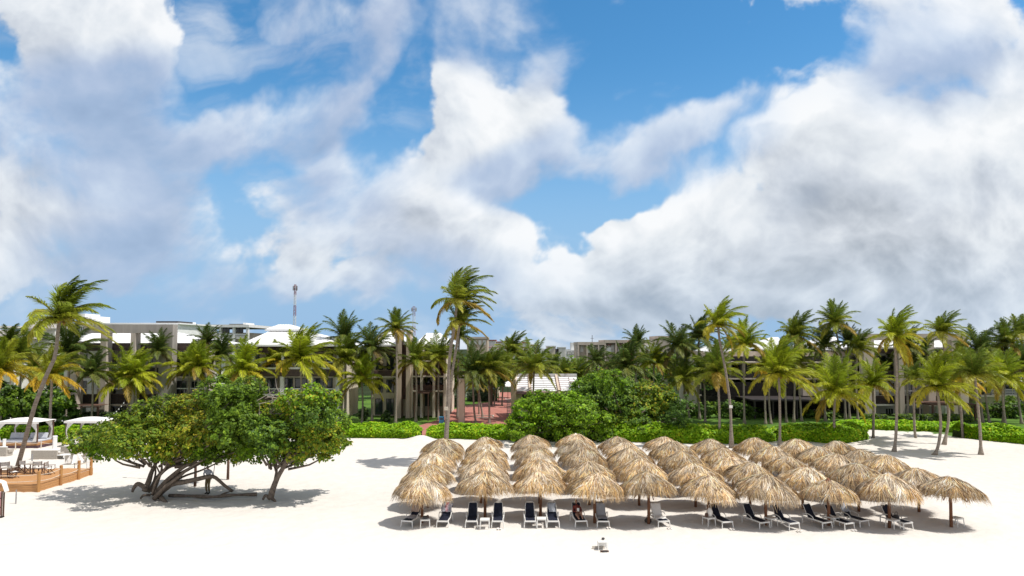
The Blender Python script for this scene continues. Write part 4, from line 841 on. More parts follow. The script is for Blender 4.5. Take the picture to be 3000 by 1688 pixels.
b = MB(); blob(b, (0, 0, 0), (.17, .11), 'darkmetal', 10, 4); b.tube(smooth_path([(-.1, 0, .15), (-.05, 0, .34), (.06, 0, .34), (.1, 0, .15)], 8), .012, 'darkmetal', 5)
o = b.build('beach_bag'); o.location = LS[15].matrix_basis @ Vector((.05, -.15, .36)); tag(o, 'dark round beach bag on the rightmost lounger', 'bag')
b = MB(); blob(b, (0, 0, 0), (.2, .14), 'darkmetal', 10, 5); b.tube(smooth_path([(-.1, 0, .2), (-.05, 0, .4), (.06, 0, .4), (.1, 0, .2)], 8), .012, 'darkmetal', 5)
o = b.build('beach_bag'); o.location = LS[8].matrix_basis @ Vector((-.62, .1, -.02)); tag(o, 'dark bag on the sand left of the white towelled lounger', 'bag')
# tables
b = MB(); b.box(-.25, .25, -.25, .25, .40, .435, 'plastic'); b.box(-.22, .22, -.22, .22, .36, .40, 'plastic'); TT = b.build('table_top', bevel=0).data
TLM = []
for sx in (-1, 1):
    for sy in (-1, 1):
        q = MB(); q.tube([(sx*.22, sy*.22, .40), (sx*.235, sy*.235, .2), (sx*.245, sy*.245, -.03)], [.026, .024, .022], 'plastic', 6); TLM.append(meshof(q, 'leg'))
bpy.data.objects.remove([o for o in col.objects if o.name.startswith('table_top')][0])
TB = []
for px, py, rz, l in [(1244,1549,5,'small white table holding dark things at the first umbrella post'),(1420,1550,0,'small white table at the second umbrella post'),(1587,1547,0,'small white table at the third umbrella post'),(2081,1544,22,'small white table with bags on it at the sixth umbrella post'),(2264,1545,30,'small white table between the two loungers of the seventh umbrella'),(2446,1543,30,'small white table between the loungers of the eighth umbrella'),(2624,1551,25,'small white table at the ninth umbrella post'),(2812,1545,20,'small white table behind the rightmost umbrella post')]:
    root = empty('side_table', gnd(px, py), R(rz)); root.location.z = .03; root.location.y += .25; tag(root, l, 'table', 'small white tables at the umbrella posts'); link('table_top', TT, root)
    for m in TLM: link('leg', m, root)
    TB.append(root)
def put(root, b, name, off, label, cat):
    o = b.build(name, smooth=False); o.location = root.matrix_basis @ Vector(off); tag(o, label, cat); return o
b = MB(); blob(b, (0, 0, 0), (.17, .07), 'darkmetal', 10, 7); blob(b, (.12, .05, 0), (.08, .09), 'brown', 8, 8); put(TB[0], b, 'beach_bag', (0, 0, .435), 'low dark bag on the first small white table', 'bag')
b = MB(); blob(b, (0, 0, 0), (.16, .24), 'fabricwhite', 10, 9); b.tube(smooth_path([(-.08, 0, .42), (-.04, 0, .62), (.04, 0, .62), (.08, 0, .42)], 8), .012, 'rope', 5); put(TB[3], b, 'tote_bag', (.08, .02, .435), 'tall white tote bag on the table under the sixth umbrella', 'bag')
b = MB(); blob(b, (0, 0, 0), (.10, .12), 'brown', 10, 10); b.tube([(0, 0, .2), (0, 0, .32)], [.03, .02], 'rope', 6); put(TB[3], b, 'straw_bag', (-.15, 0, .435), 'small brown bag beside the white tote on the table', 'bag')
# shoes and such on the sand
for x, y, l in [(1463,1551,'pair of pale sandals under the lounger right of the second post'), (1783,1549,'pair of pale sandals at the foot of the grey towelled lounger'), (1962,1551,'white shoes at the foot of the white towelled lounger'), (2145,1553,'white sandals at the foot of the lounger under the sixth umbrella'), (2342,1557,'pale sandals at the foot of the lounger right of the seventh post'), (2502,1556,'pale sandals at the foot of the lounger right of the eighth post')]:
    p = gnd(x, y); root = empty('sandals', (p.x, p.y, .04)); tag(root, l, 'sandals', 'sandals left by the loungers')
    for s in (-1, 1):
        q = MB(); q.sheet(lambda u, v: (s*.07+(u-.5)*.09*(1-.3*abs(v-.5)), (v-.5)*.26, .03), 3, 6, 'fabricwhite', .025); q.tube([(s*.07-.045, .02, .02), (s*.07, .04, .065), (s*.07+.045, .02, .02)], .012, 'toweltan', 5); q.build('sandal', root)
# crate, board and stone on the open sand
root = empty('plastic_crate', gnd(1766, 1611)); root.scale = (.6, .6, .85); tag(root, 'small white open crate standing alone on the open sand in front', 'crate')
for sx in (-.33, .33):
    for sy in (0, .5): q = MB(); q.box(sx-.025, sx+.025, sy-.025, sy+.025, -.02, .40, 'plastic'); q.build('corner_post', root)
q = MB(); q.box(-.33, .33, 0, .5, .38, .41, 'plastic'); q.box(-.305, .305, .49, .51, .05, .38, 'plastic'); q.build('panel', root)
q = MB(); q.box(-.30, .30, -.02, .0, -.03, .10, 'taupe', Matrix.Rotation(R(-28), 3, 'X')); q.box(-.28, -.24, 0, .03, -.03, .02, 'brown'); o = q.build('wooden_board'); o.location = gnd(1753, 1606); tag(o, 'grey-brown board leaning on the sand left of the white crate', 'board')
q = MB(); q.box(-.2, .2, -.03, .03, -.03, .05, 'brown'); q.box(-.1, .12, -.06, .0, -.03, .03, 'darkmetal'); o = q.build('driftwood'); o.location = gnd(1771, 1616); tag(o, 'thin dark stick lying in front of the white crate', 'stick')
b = MB(); blob(b, (0, 0, -.03), (.09, .05), 'darkmetal', 9, 2); o = b.build('stone'); o.location = gnd(1767, 1579); tag(o, 'small dark stone on the sand just behind the white crate', 'stone')
# ------------------------------------------------------------------ people
def skinbody(name, joints, bones, mats, parent, mat_of=None):
    """joints {name:(xyz, radius)}, bones [(a,b)] -> one continuous skinned mesh."""
    ks = list(joints); me = bpy.data.meshes.new(name); me.from_pydata([joints[k][0] for k in ks], [(ks.index(a), ks.index(b)) for a, b in bones], [])
    o = link(name, me, parent); md = o.modifiers.new('skin', 'SKIN'); sl = me.skin_vertices[0].data
    for i, k in enumerate(ks): r = joints[k][1]; sl[i].radius = r if hasattr(r, '__len__') else (r, r); sl[i].use_root = (i == 0)
    md.use_smooth_shade = True; s = o.modifiers.new('sub', 'SUBSURF'); s.levels = 1; s.render_levels = 2
    me.materials.append(M[mats]); return o
def head(parent, c, d, up, hairmat, sc_=1.0):
    """ovoid head with nose, ears, eyes, mouth looking along d."""
    d = Vector(d).normalized(); s = d.cross(Vector(up)).normalized(); u = s.cross(d); c = Vector(c)
    def P(x, y, z): return c + (s*x + d*y + u*z)*sc_
    b = MB(); vs = []; fs = []; n = 12; mrg = 9
    for i in range(mrg+1):
        t = math.pi*i/mrg; z = .118*math.cos(t); w = .077*math.sin(t)*(1-.18*(t > 1.9)) + .001
        for k in range(n): a = 2*math.pi*k/n; vs.append(P(w*math.cos(a), (w*1.25)*math.sin(a)+.01*(z < 0), z))
    for i in range(mrg):
        for k in range(n): fs.append((i*n+k, i*n+(k+1) % n, (i+1)*n+(k+1) % n, (i+1)*n+k))
    b.add(vs, fs, 'skin')
    b.add([P(-.012, .088, .02), P(.012, .088, .02), P(.017, .09, -.022), P(-.017, .09, -.022), P(0, .118, -.018)], [(0, 1, 4), (1, 2, 4), (2, 3, 4), (3, 0, 4)], 'skin')
    for q in (-1, 1):
        b.add([P(q*.076, 0, .02), P(q*.09, -.012, .015), P(q*.088, -.01, -.03), P(q*.074, .008, -.03)], [(0, 1, 2, 3)], 'skin'); b.add([P(q*.018, .0925, .008), P(q*.044, .082, .008), P(q*.044, .083, -.004), P(q*.018, .0935, -.004)], [(0, 1, 2, 3)], 'darkmetal')
    b.add([P(-.024, .091, -.052), P(.024, .091, -.052), P(.02, .09, -.060), P(-.02, .09, -.060)], [(0, 1, 2, 3)], 'redshirt')
    b.build('head', parent, smooth=True)
    b = MB(); vs = []; fs = []
    for i in range(6):
        t = math.pi*.55*i/5; z = .132*math.cos(t)
        for k in range(n): a = 2*math.pi*k/n; w = .088*math.sin(t)+.001; vs.append(P(w*math.cos(a), w*1.22*math.sin(a)-.016, z+(.02*(math.sin(a) > .3) if i > 3 else 0)))
    for i in range(5):
        for k in range(n): fs.append((i*n+k, i*n+(k+1) % n, (i+1)*n+(k+1) % n, (i+1)*n+k))
    b.add(vs, fs, hairmat); b.build('hair', parent, smooth=True)
def hand(parent, c, d, n_, side):
    d = Vector(d).normalized(); n_ = Vector(n_).normalized(); s = d.cross(n_).normalized(); c = Vector(c); b = MB()
    b.tube([c-d*.02, c+d*.03, c+d*.085], [.026, .036, .034], 'skin', 7)
    for i in range(4):
        l = (.065, .078, .072, .055)[i]; o_ = c + d*.08 + s*(i-1.5)*.019; b.tube([o_, o_+d*l*.5-n_*.006, o_+d*l*.8-n_*.028], [.0092, .0088, .006], 'skin', 5)
    o_ = c + s*side*.032 + d*.01; b.tube([o_, o_+s*side*.022+d*.03, o_+s*side*.024+d*.058-n_*.015], [.011, .010, .007], 'skin', 5)
    b.build('hand', parent, smooth=True)
# seated on the low limb, leaning forward, legs down, facing right-forward
pz = gnd(606, 1446); root = empty('person', (pz.x, pz.y+.15, 0)); tag(root, 'person in a pale shirt and khaki trousers leaning forward on the low tree limb', 'person')
hp = 1.02
J = {'pelvis': ((0, .10, hp), (.14, .115)), 'waist': ((.02, .03, hp+.16), (.15, .11)), 'chest': ((.03, -.08, hp+.36), (.18, .12)), 'neck0': ((.04, -.15, hp+.49), (.10, .08)), 'neck': ((.05, -.19, hp+.55), .052),
 'shl': ((.22, -.12, hp+.44), .072), 'ell': ((.33, -.05, hp+.22), .052), 'wrl': ((.20, -.20, hp+.05), .036), 'shr': ((-.16, -.12, hp+.44), .072), 'elr': ((-.29, -.02, hp+.22), .052), 'wrr': ((-.13, -.20, hp+.05), .036)}
skinbody('body', J, [('pelvis', 'waist'), ('waist', 'chest'), ('chest', 'neck0'), ('neck0', 'neck'), ('chest', 'shl'), ('shl', 'ell'), ('ell', 'wrl'), ('chest', 'shr'), ('shr', 'elr'), ('elr', 'wrr')], 'shirt', root)
J = {'p': ((0, .10, hp), (.155, .125)), 'hl': ((.09, .02, hp-.06), .10), 'kl': ((.10, -.14, .56), .08), 'al': ((.11, -.06, .10), .06), 'hr': ((-.09, .02, hp-.06), .10), 'kr': ((-.09, -.10, .55), .08), 'ar': ((-.07, -.03, .10), .06)}
skinbody('trousers', J, [('p', 'hl'), ('hl', 'kl'), ('kl', 'al'), ('p', 'hr'), ('hr', 'kr'), ('kr', 'ar')], 'trousers', root)
for sx, y in ((.11, -.06), (-.07, -.03)):
    b = MB(); b.sheet(lambda u, v: (sx+(u-.5)*.095, y+.06-v*.27, .09-.05*v), 3, 6, 'shoe', .07); b.build('shoe', root)
head(root, (.07, -.26, hp+.66), (.15, -1, -.55), (0, -.4, 1), 'hairgrey'); hand(root, (.20, -.20, hp+.05), (-.2, -.4, -.9), (0, 1, -.3), -1); hand(root, (-.13, -.20, hp+.05), (.2, -.4, -.9), (0, 1, -.3), 1)
# reclining on the lounger
L7 = LS[6]; root = empty('person', L7.location, L7.rotation_euler.z); root.scale = L7.scale; tag(root, 'person in a maroon top lying back on the lounger left of the fourth umbrella post', 'person')
ca, sa = math.cos(ang), math.sin(ang); bk = lambda t, off=.11, x=0: (x, .22+t*.8*ca-off*sa, .345+t*.8*sa+off*ca)
J = {'pelvis': ((0, .06, .47), (.15, .11)), 'waist': (bk(.22, .13), (.135, .10)), 'chest': (bk(.52, .13), (.165, .11)), 'neck0': (bk(.72, .11), (.09, .07)), 'neck': (bk(.80, .11), .05), 'shl': (bk(.62, .12, .19), .066), 'ell': ((.27, .18, .58), .045), 'wrl': ((.12, .02, .62), .034), 'shr': (bk(.62, .12, -.19), .066), 'elr': ((-.27, .18, .58), .045), 'wrr': ((-.10, .0, .62), .034)}
skinbody('body', J, [('pelvis', 'waist'), ('waist', 'chest'), ('chest', 'neck0'), ('neck0', 'neck'), ('chest', 'shl'), ('shl', 'ell'), ('ell', 'wrl'), ('chest', 'shr'), ('shr', 'elr'), ('elr', 'wrr')], 'redshirt', root)
J = {'p': ((0, .06, .47), (.15, .11)), 'hl': ((.09, -.04, .46), .085), 'kl': ((.11, -.42, .66), .06), 'al': ((.10, -.80, .40), .042), 'tl': ((.11, -.90, .47), .03), 'hr': ((-.09, -.04, .46), .085), 'kr': ((-.12, -.45, .47), .06), 'ar': ((-.12, -.86, .41), .042), 'tr': ((-.13, -.93, .48), .03)}
skinbody('legs', J, [('p', 'hl'), ('hl', 'kl'), ('kl', 'al'), ('al', 'tl'), ('p', 'hr'), ('hr', 'kr'), ('kr', 'ar'), ('ar', 'tr')], 'skin', root)
head(root, bk(.97, .10), (0, -.8, .25), (0, .3, 1), 'hair'); hand(root, (.12, .02, .62), (-.9, -.3, 0), (0, 0, 1), 1); hand(root, (-.10, .0, .62), (.9, -.3, 0), (0, 0, 1), -1)
b = MB(); b.sheet(lambda u, v: (-.07+u*.14, -.02-.02*v, .62+v*.2), 3, 3, 'fabricwhite', .02); o = b.build('open_book'); o.location = root.location; o.rotation_euler = root.rotation_euler; o.scale = root.scale; tag(o, 'white open book held by the person on the lounger', 'book')
# ------------------------------------------------------------------ deck at the left
YF = gnd(110, 1440).y; XR = gnd(110, 1440).x; YB = gnd(265, 1393).y; HD = .46; XL = -44.0
root = empty('wooden_deck', ((XR+XL)/2, (YF+YB)/2, 0)); tag(root, 'orange-brown raised wooden deck at the left edge of the beach', 'deck')
lx, ly = root.location.x, root.location.y
b = MB(); w_ = .14; y = YF-ly; n_ = 0
while y < YB-ly+.3:
    b.box(XL-lx, XR-lx, y+.004, y+w_-.008, HD-.04, HD+.002*(n_ % 2), 'deckwood'); y += w_; n_ += 1
b.build('deck_boards', root)
b = MB()
for z0, z1 in ((-.1, .10), (.11, .25), (.26, .41)): b.box(XL-lx, XR-lx, YF-ly-.03, YF-ly, z0, z1, 'deckwood'); b.box(XR-lx, XR-lx+.03, YF-ly, YB-ly+.3, z0, z1, 'deckwood')
b.build('skirt_boards', root)
posts = [gnd(110, 1440), gnd(165, 1420), gnd(218, 1404), gnd(265, 1393)]; posts = [Vector((XR+.09, p.y-.05, 0)) for p in posts] + [Vector((x, YF-.09, 0)) for x in (-35.2, -38.6)]
for i, p in enumerate(posts):
    q = MB(); q.tube([p-root.location+Vector((0, 0, -.2)), p-root.location+Vector((0, 0, 1.30)), p-root.location+Vector((0, 0, 1.34))], [.10, .10, .085], 'deckpost', 10); q.build('railing_post', root)
def ropeseg(b, a, c, sag, r=.018, mat='rope'): b.tube([a.lerp(c, t)-Vector((0, 0, sag*4*t*(1-t))) for t in [k/8 for k in range(9)]], r, mat, 5)
for z in (1.12, .72):
    for a, c in [(0, 1), (1, 2), (2, 3), (4, 0), (5, 4)]:
        q = MB(); ropeseg(q, posts[a]-root.location+Vector((0, 0, z)), posts[c]-root.location+Vector((0, 0, z)), .10); q.build('rope', root)
# director chairs and tables on the deck
def dchair():
    P = []; 
    for s in (-1, 1):
        b = MB(); b.bar((s*.27, -.22, 0), (s*.27, .22, .42), .035, .035, 'brown'); b.bar((s*.27, .22, 0), (s*.27, -.22, .42), .03, .03, 'brown'); b.bar((s*.27, -.24, .63), (s*.27, .26, .63), .05, .03, 'brown'); b.bar((s*.27, -.2, .42), (s*.27, -.2, .62), .03, .03, 'brown'); b.bar((s*.27, .22, .0), (s*.27, .26, .90), .035, .035, 'brown'); P.append(('side_frame', meshof(b, 'side_frame')))
    b = MB(); b.sheet(lambda u, v: ((u-.5)*.52, (v-.5)*.44, .44-.03*math.sin(math.pi*u)), 4, 3, 'fabricwhite', .015); P.append(('seat', meshof(b, 'seat')))
    b = MB(); b.sheet(lambda u, v: ((u-.5)*.54, .245+.03*math.sin(math.pi*u), .62+.26*v), 4, 3, 'fabricwhite', .02); P.append(('backrest', meshof(b, 'backrest'))); return P
DC = dchair()
for px, py, rz, l in [(40,1400,150,'director chair nearest the curved palm trunk on its left'),(112,1387,200,'director chair with its back turned right, behind the front deck corner post'),(146,1390,100,'director chair standing apart at the right side of the deck'),(14,1392,40,'director chair at the left edge of the photo on the deck'),(72,1384,170,'director chair just right of the curved palm trunk')]:
    p = gnd(px, py, HD); r_ = empty('director_chair', p, R(rz)); tag(r_, l, 'chair', 'director chairs on the deck')
    for n, m in DC: link(n, m, r_)
for px, py, l in [(92,1388,'small dark-legged table on the deck between the director chairs'),(25,1400,'small dark-legged table on the deck left of the curved palm')]:
    p = gnd(px, py, HD); r_ = empty('deck_table', p); tag(r_, l, 'table', 'tables on the deck'); b = MB(); b.box(-.36, .36, -.36, .36, .70, .74, 'taupe'); b.build('table_top', r_)
    for sx in (-.3, .3):
        for sy in (-.3, .3): q = MB(); q.bar((sx, sy, 0), (sx, sy, .70), .05, .05, 'brown'); q.build('leg', r_)
# second rope run and sand lounge behind the deck
tp = [gnd(x, 1318) for x in (-30, 45, 120, 200, 262)]
root = empty('rope_fence', tp[2]); tag(root, 'low rope fence on thin posts in front of the daybeds', 'fence')
for p in tp: q = MB(); q.tube([p-tp[2]+Vector((0, 0, -.1)), p-tp[2]+Vector((0, 0, .75))], .045, 'rope', 7); q.build('post', root)
for a, c in zip(tp, tp[1:]): q = MB(); ropeseg(q, a-tp[2]+Vector((0, 0, .68)), c-tp[2]+Vector((0, 0, .68)), .14, .02); q.build('rope', root)
def sofa(px, py, w_, d_, rz, label, mat='taupe'):
    r_ = empty('lounge_sofa', gnd(px, py), R(rz)); tag(r_, label, 'sofa', 'white-cushioned sofas on the sand behind the deck')
    b = MB(); b.box(-w_/2, w_/2, -d_/2, d_/2, .0, .30, mat); b.build('base', r_, bevel=.02); b = MB(); b.box(-w_/2+.02, w_/2-.02, -d_/2-.02, d_/2-.2, .30, .46, 'fabricwhite'); b.build('seat_cushion', r_, bevel=.05)
    b = MB(); b.box(-w_/2, w_/2, d_/2-.18, d_/2, .301, .78, mat); b.build('back', r_, bevel=.02)
    b = MB(); b.box(-w_/2+.1, w_/2-.1, d_/2-.36, d_/2-.19, .46, .82, 'fabricwhite', Matrix.Rotation(R(-8), 3, 'X')); b.build('back_cushion', r_, bevel=.05)
    for s in (-1, 1): b = MB(); b.box(s*w_/2-.09, s*w_/2+.09, -d_/2, d_/2-.19, .302, .56, mat); b.build('armrest', r_, bevel=.02)
sofa(138,1345,2.2,.85,180,'long taupe sofa seen from behind, left of the closed parasol'); sofa(208,1332,1.4,.8,175,'taupe armchair-size sofa behind the closed parasol'); sofa(222,1360,1.3,.8,185,'taupe sofa just right of the closed parasol, nearest the deck'); sofa(6,1335,1.3,.8,180,'taupe sofa at the left edge of the photo behind the deck'); sofa(268,1350,1.2,.8,150,'taupe sofa beside the white column near the sea grape crown')
for px, py, l in [(160,1330,'low white table between the sofas behind the parasol'),(185,1345,'low white table at the foot of the closed parasol'),(120,1330,'low white table behind the long sofa')]:
    r_ = empty('coffee_table', gnd(px, py)); tag(r_, l, 'table', 'low white tables on the sand'); b = MB(); b.box(-.4, .4, -.4, .4, .34, .40, 'white'); b.build('table_top', r_, bevel=.01)
    for sx in (-.33, .33): b = MB(); b.box(sx-.04, sx+.04, -.33, .33, 0, .34, 'white'); b.build('leg', r_)
for px, py, h_, w_, m_, l in [(12,1318,1.0,.16,'white','white pillar at the left edge before the left daybed'),(257,1378,1.35,.12,'white','white column at the back corner of the deck beside the last rope post'),(160,1318,1.3,.22,'white','white pillar between the rope fence and the closed parasol'),(94,1352,.62,.055,'metal','short grey stake in the sand right of the curved palm')]:
    b = MB(); b.tube([(0, 0, -.1), (0, 0, h_*.9), (0, 0, h_*.93), (0, 0, h_)], [w_, w_, w_*1.15, w_*1.1], m_, 4 if m_ == 'white' else 8); o = b.build('pillar' if m_ == 'white' else 'ground_stake'); o.location = gnd(px, py); tag(o, l, 'pillar' if m_ == 'white' else 'stake')
b = MB(); b.tube([(0, 0, -.1), (.01, 0, .85)], [.04, .035], 'metal', 7); b.tube([(.01, 0, .84), (.01, 0, .86)], [.05, .02], 'metal', 7); o = b.build('ground_stake'); o.location = gnd(46, 1477); tag(o, 'grey stake in the sand in front of the deck', 'stake')
# closed parasol
r_ = empty('closed_parasol', gnd(176, 1392)); r_.location.y = gnd(176, 1380).y; tag(r_, 'closed white parasol with its cloth tied in folds, standing by the deck', 'parasol')
b = MB(); b.tube([(0, 0, 0), (0, 0, 2.5)], .03, 'metal', 8); b.build('pole', r_); b = MB(); vs = []; fs = []; n = 24
for i, (r0, z) in enumerate([(.04, 2.45), (.20, 2.05), (.34, 1.6), (.22, 1.3), (.42, .85), (.50, .62)]):
    for k in range(n): a = 2*math.pi*k/n; rr = r0*(1+.38*math.cos(6*a+i*.3)); vs.append((rr*math.cos(a), rr*math.sin(a), z+.06*math.cos(6*a)*(i > 3)))
for i in range(5):
    for k in range(n): fs.append((i*n+k, i*n+(k+1) % n, (i+1)*n+(k+1) % n, (i+1)*n+k))
b.add(vs, fs, 'fabricwhite'); b.build('canopy', r_); b = MB(); b.tube([(.22*math.cos(a), .22*math.sin(a), 1.31) for a in [k*.7 for k in range(10)]], .02, 'taupe', 5); b.build('tie', r_); b = MB(); b.box(-.3, .3, -.3, .3, -.05, .08, 'metal'); b.build('base', r_)
# daybeds with canopies
def daybed(x0, x1, ybase, label):
    a = gnd(x0, ybase); c = gnd(x1, ybase); W = c.x-a.x; r_ = empty('canopy_daybed', ((a.x+c.x)/2, a.y+1.1, 0)); tag(r_, label, 'daybed', 'white canopied daybeds behind the deck'); w = W/2; d = 1.1
    b = MB(); b.box(-w-.15, w+.15, -d-.1, d+.1, -.1, .22, 'purplebrown'); b.build('plinth', r_); b = MB(); b.box(-w, w, -d, d, .221, .50, 'deckwood'); b.build('bed_frame', r_, bevel=.02)
    b = MB(); b.box(-w+.08, w-.08, -d+.02, d-.05, .50, .68, 'mattress'); b.build('mattress', r_, bevel=.05)
    for s in (-.5, .5): b = MB(); b.box(s*w-.48*w, s*w+.42*w, d-.62, d-.42, .68, 1.25, 'mattress', Matrix.Rotation(R(-24), 3, 'X')); b.build('back_cushion', r_, bevel=.06)
    for sx in (-1, 1):
        for sy in (-1, 1):
            b = MB(); b.box(sx*w-.055, sx*w+.055, sy*d-.055, sy*d+.055, .505, 2.45, 'brown'); b.build('post', r_)
            def cur(u, v):      # gathered curtain tied at mid height
                g_ = .12+1.05*(abs(v-.55)/.55)**1.3*(1 if v > .55 else .30); x = sx*w-sx*(g_*u) ; return (x, sy*d + .04*math.sin(u*16)*(.4+v) - .06, .55+v*1.88)
            b = MB(); b.sheet(cur, 10, 12, 'fabricwhite', .012); b.build('curtain', r_, smooth=True)
    b = MB(); b.sheet(lambda u, v: ((u-.5)*(2*w+.35), (v-.5)*(2*d+.3), 2.47+.30*math.sin(math.pi*u)**.8*math.sin(math.pi*v)**.8), 10, 10, 'fabricwhite', .03)
    b.box(-w-.16, w+.16, -d-.14, -d-.11, 2.28, 2.475, 'fabricwhite'); b.box(-w-.16, w+.16, d+.11, d+.14, 2.28, 2.475, 'fabricwhite'); b.build('canopy', r_)
daybed(-8, 108, 1313, 'left white canopied daybed, crossed by the curved palm trunk'); daybed(192, 298, 1310, 'right white canopied daybed beside the sea grape crown'); 
# hammock posts, lamp pole and bulbs
for px, py, h_, l in [(571,1425,1.75,'thicker dark post standing in the tree shade left of the seated person'),(667,1406,1.95,'thin dark post in the tree shade right of the seated person'),(1472,1288,1.1,'short beige post at the hedge behind the second umbrella column')]:
    b = MB(); m_ = 'brown' if px < 1000 else 'rope'; b.tube([(0, 0, -.2), (.02, 0, h_*.5), (0, 0, h_)], [.10, .09, .085], m_, 9); o = b.build('wooden_post', smooth=True); o.location = gnd(px, py); tag(o, l, 'post', 'wooden posts')
for dx in (-.34, .30):
    b = MB(); q = gnd(606, 1446); b.tube([(0, 0, 0), (.06*(1 if dx < 0 else 1), 0, .55), (.14, 0, 1.1)], .022, 'darkmetal', 6); o = b.build('hanging_rope'); o.location = (q.x+dx, q.y+.2, 1.05); tag(o, 'dark rope hanging from the tree, on the person\'s ' + ('left side in the photo' if dx < 0 else 'right side in the photo'), 'rope', 'ropes by the seated person')
r_ = empty('string_lights', at(362, 1178, 80)); tag(r_, 'string of small white bulbs sloping down before the grey-framed hotel', 'string lights'); ends = (at(366, 1174, 80), at(300, 1222, 76)); b = MB(); ropeseg(b, ends[0]-r_.location, ends[1]-r_.location, .5, .012, 'darkmetal'); b.build('wire', r_)
for i in range(9):
    t = (i+.5)/9; p = ends[0].lerp(ends[1], t)-Vector((0, 0, .5*4*t*(1-t)+.08))-r_.location; b = MB(); b.lathe([(.002, -.075), (.05, -.05), (.06, 0), (.03, .06), (.02, .09)], 'white', p, 8); b.build('bulb', r_)
r_ = empty('string_lights', at(60, 1215, 72)); tag(r_, 'string of small white bulbs across the shrubs above the daybeds', 'string lights'); ends = (at(20, 1222, 72), at(280, 1222, 72)); b = MB(); ropeseg(b, ends[0]-r_.location, ends[1]-r_.location, .35, .012, 'darkmetal'); b.build('wire', r_)
for i in range(12):
    t = (i+.5)/12; p = ends[0].lerp(ends[1], t)-Vector((0, 0, .35*4*t*(1-t)+.08))-r_.location; b = MB(); b.lathe([(.002, -.07), (.045, -.05), (.055, 0), (.03, .06), (.02, .09)], 'white', p, 8); b.build('bulb', r_)
b = MB(); b.tube([(0, 0, 0), (0, 0, 6.8)], [.05, .04], 'white', 7); b.lathe([(.05, 6.75), (.16, 6.8), (.12, 6.95), (.01, 7.0)], 'white', (0, 0, 0), 10); o = b.build('lamp_pole'); o.location = (at(448, 1200, 50).x, 50, 0); o.scale = (1, 1, .66); tag(o, 'thin white pole sticking up through the sprawling sea grape crown', 'pole')
# stand at the left edge
r_ = empty('draped_stand', gnd(-3, 1516)); tag(r_, 'reddish wooden stand with pink panels under a white cloth at the left photo edge', 'stand')
for x in (-.75, .12):
    for y in (0, .16): b = MB(); b.bar((x, y, -.05), (x*1.02, y, 1.45), .06, .06, 'brown'); b.build('leg', r_)
for z0, z1 in ((.12, .5), (.56, 1.0), (1.06, 1.4)): b = MB(); b.box(-.72, .09, .02, .05, z0, z1, 'pinkpanel'); b.build('panel', r_)
for z in (.52, 1.02): b = MB(); b.box(-.78, .15, -.02, .02, z, z+.05, 'brown'); b.build('rail', r_)
b = MB(); b.box(.02, .22, -.12, .12, -.03, .05, 'shoe'); b.build('foot', r_)
b = MB(); b.sheet(lambda u, v: (-.95+u*1.28, -.10+v*.36, 1.50+.55*math.sin(math.pi*(.15+.7*u))**.7-.55*max(0, u-.86)*5+.02*math.sin(v*20)), 14, 8, 'fabricwhite', .03); o = b.build('cloth_cover', r_, smooth=True)
# items by the path
b = MB(); b.box(-.3, .3, -.25, .25, 0, .9, 'bluepaint'); b.box(-.33, .33, -.28, .28, .901, .98, 'bluepaint'); b.box(-.2, .2, -.262, -.255, .62, .78, 'darkmetal'); o = b.build('blue_bin', bevel=.02); o.location = gnd(1294, 1243, .1); o.scale = (1, 1, .95); tag(o, 'blue bin at the lawn edge beside the red path', 'bin')
b = MB(); b.box(-.15, .15, -.08, .02, 0, .27, 'cream'); o = b.build('meter_box', bevel=.01); p = at(1308, 1195, 54); o.location = (p.x, p.y-.2, p.z-.18); tag(o, 'small pale box fixed to the trunks of the twin palms', 'box')
b = MB(); b.box(-.15, .15, -.08, .02, 0, .25, 'whitewall'); o = b.build('meter_box', bevel=.01); p = at(2139, 1190, 63.5); o.location = (p.x, p.y-.2, p.z-.16); tag(o, 'small white box fixed to the leaning palm trunk', 'box')
r_ = empty('tree_bed', gnd(1418, 1222, .15)); tag(r_, 'white-edged square planting bed in the red path', 'planter')
for a0, a1, a2, a3 in ((-1.3, 1.3, -1.5, -1.35), (-1.3, 1.3, 1.35, 1.5), (-1.3, -1.15, -1.349, 1.349), (1.15, 1.3, -1.349, 1.349)): b = MB(); b.box(a0, a1, a2, a3, -.1, .14, 'kerb'); b.build('edging', r_)
r_ = empty('sunshade', gnd(1488, 1166, .15)); tag(r_, 'small white pointed sunshade beside the slatted pergola', 'parasol'); b = MB(); b.lathe([(.01, 3.1), (.9, 2.6), (1.55, 2.2), (1.55, 2.1)], 'fabricwhite', (0, 0, 0), 8); b.build('canopy', r_); b = MB(); b.tube([(0, 0, 0), (0, 0, 2.9)], .05, 'brown', 7); b.build('pole', r_)
r_ = empty('hammock', gnd(1488, 1180, .15)); tag(r_, 'pale hammock slung beside the pergola at the end of the path', 'hammock'); b = MB(); b.sheet(lambda u, v: (-1.5+3*u, (v-.5)*.9*(1-.6*abs(2*u-1)), 1.3-.75*math.sin(math.pi*u)+.1*abs(v-.5)), 12, 4, 'fabricwhite', .03); b.build('cloth', r_)
for s in (-1, 1): b = MB(); b.tube([(s*1.6, 0, 0), (s*1.55, 0, 1.6)], .06, 'brown', 7); b.build('post', r_)
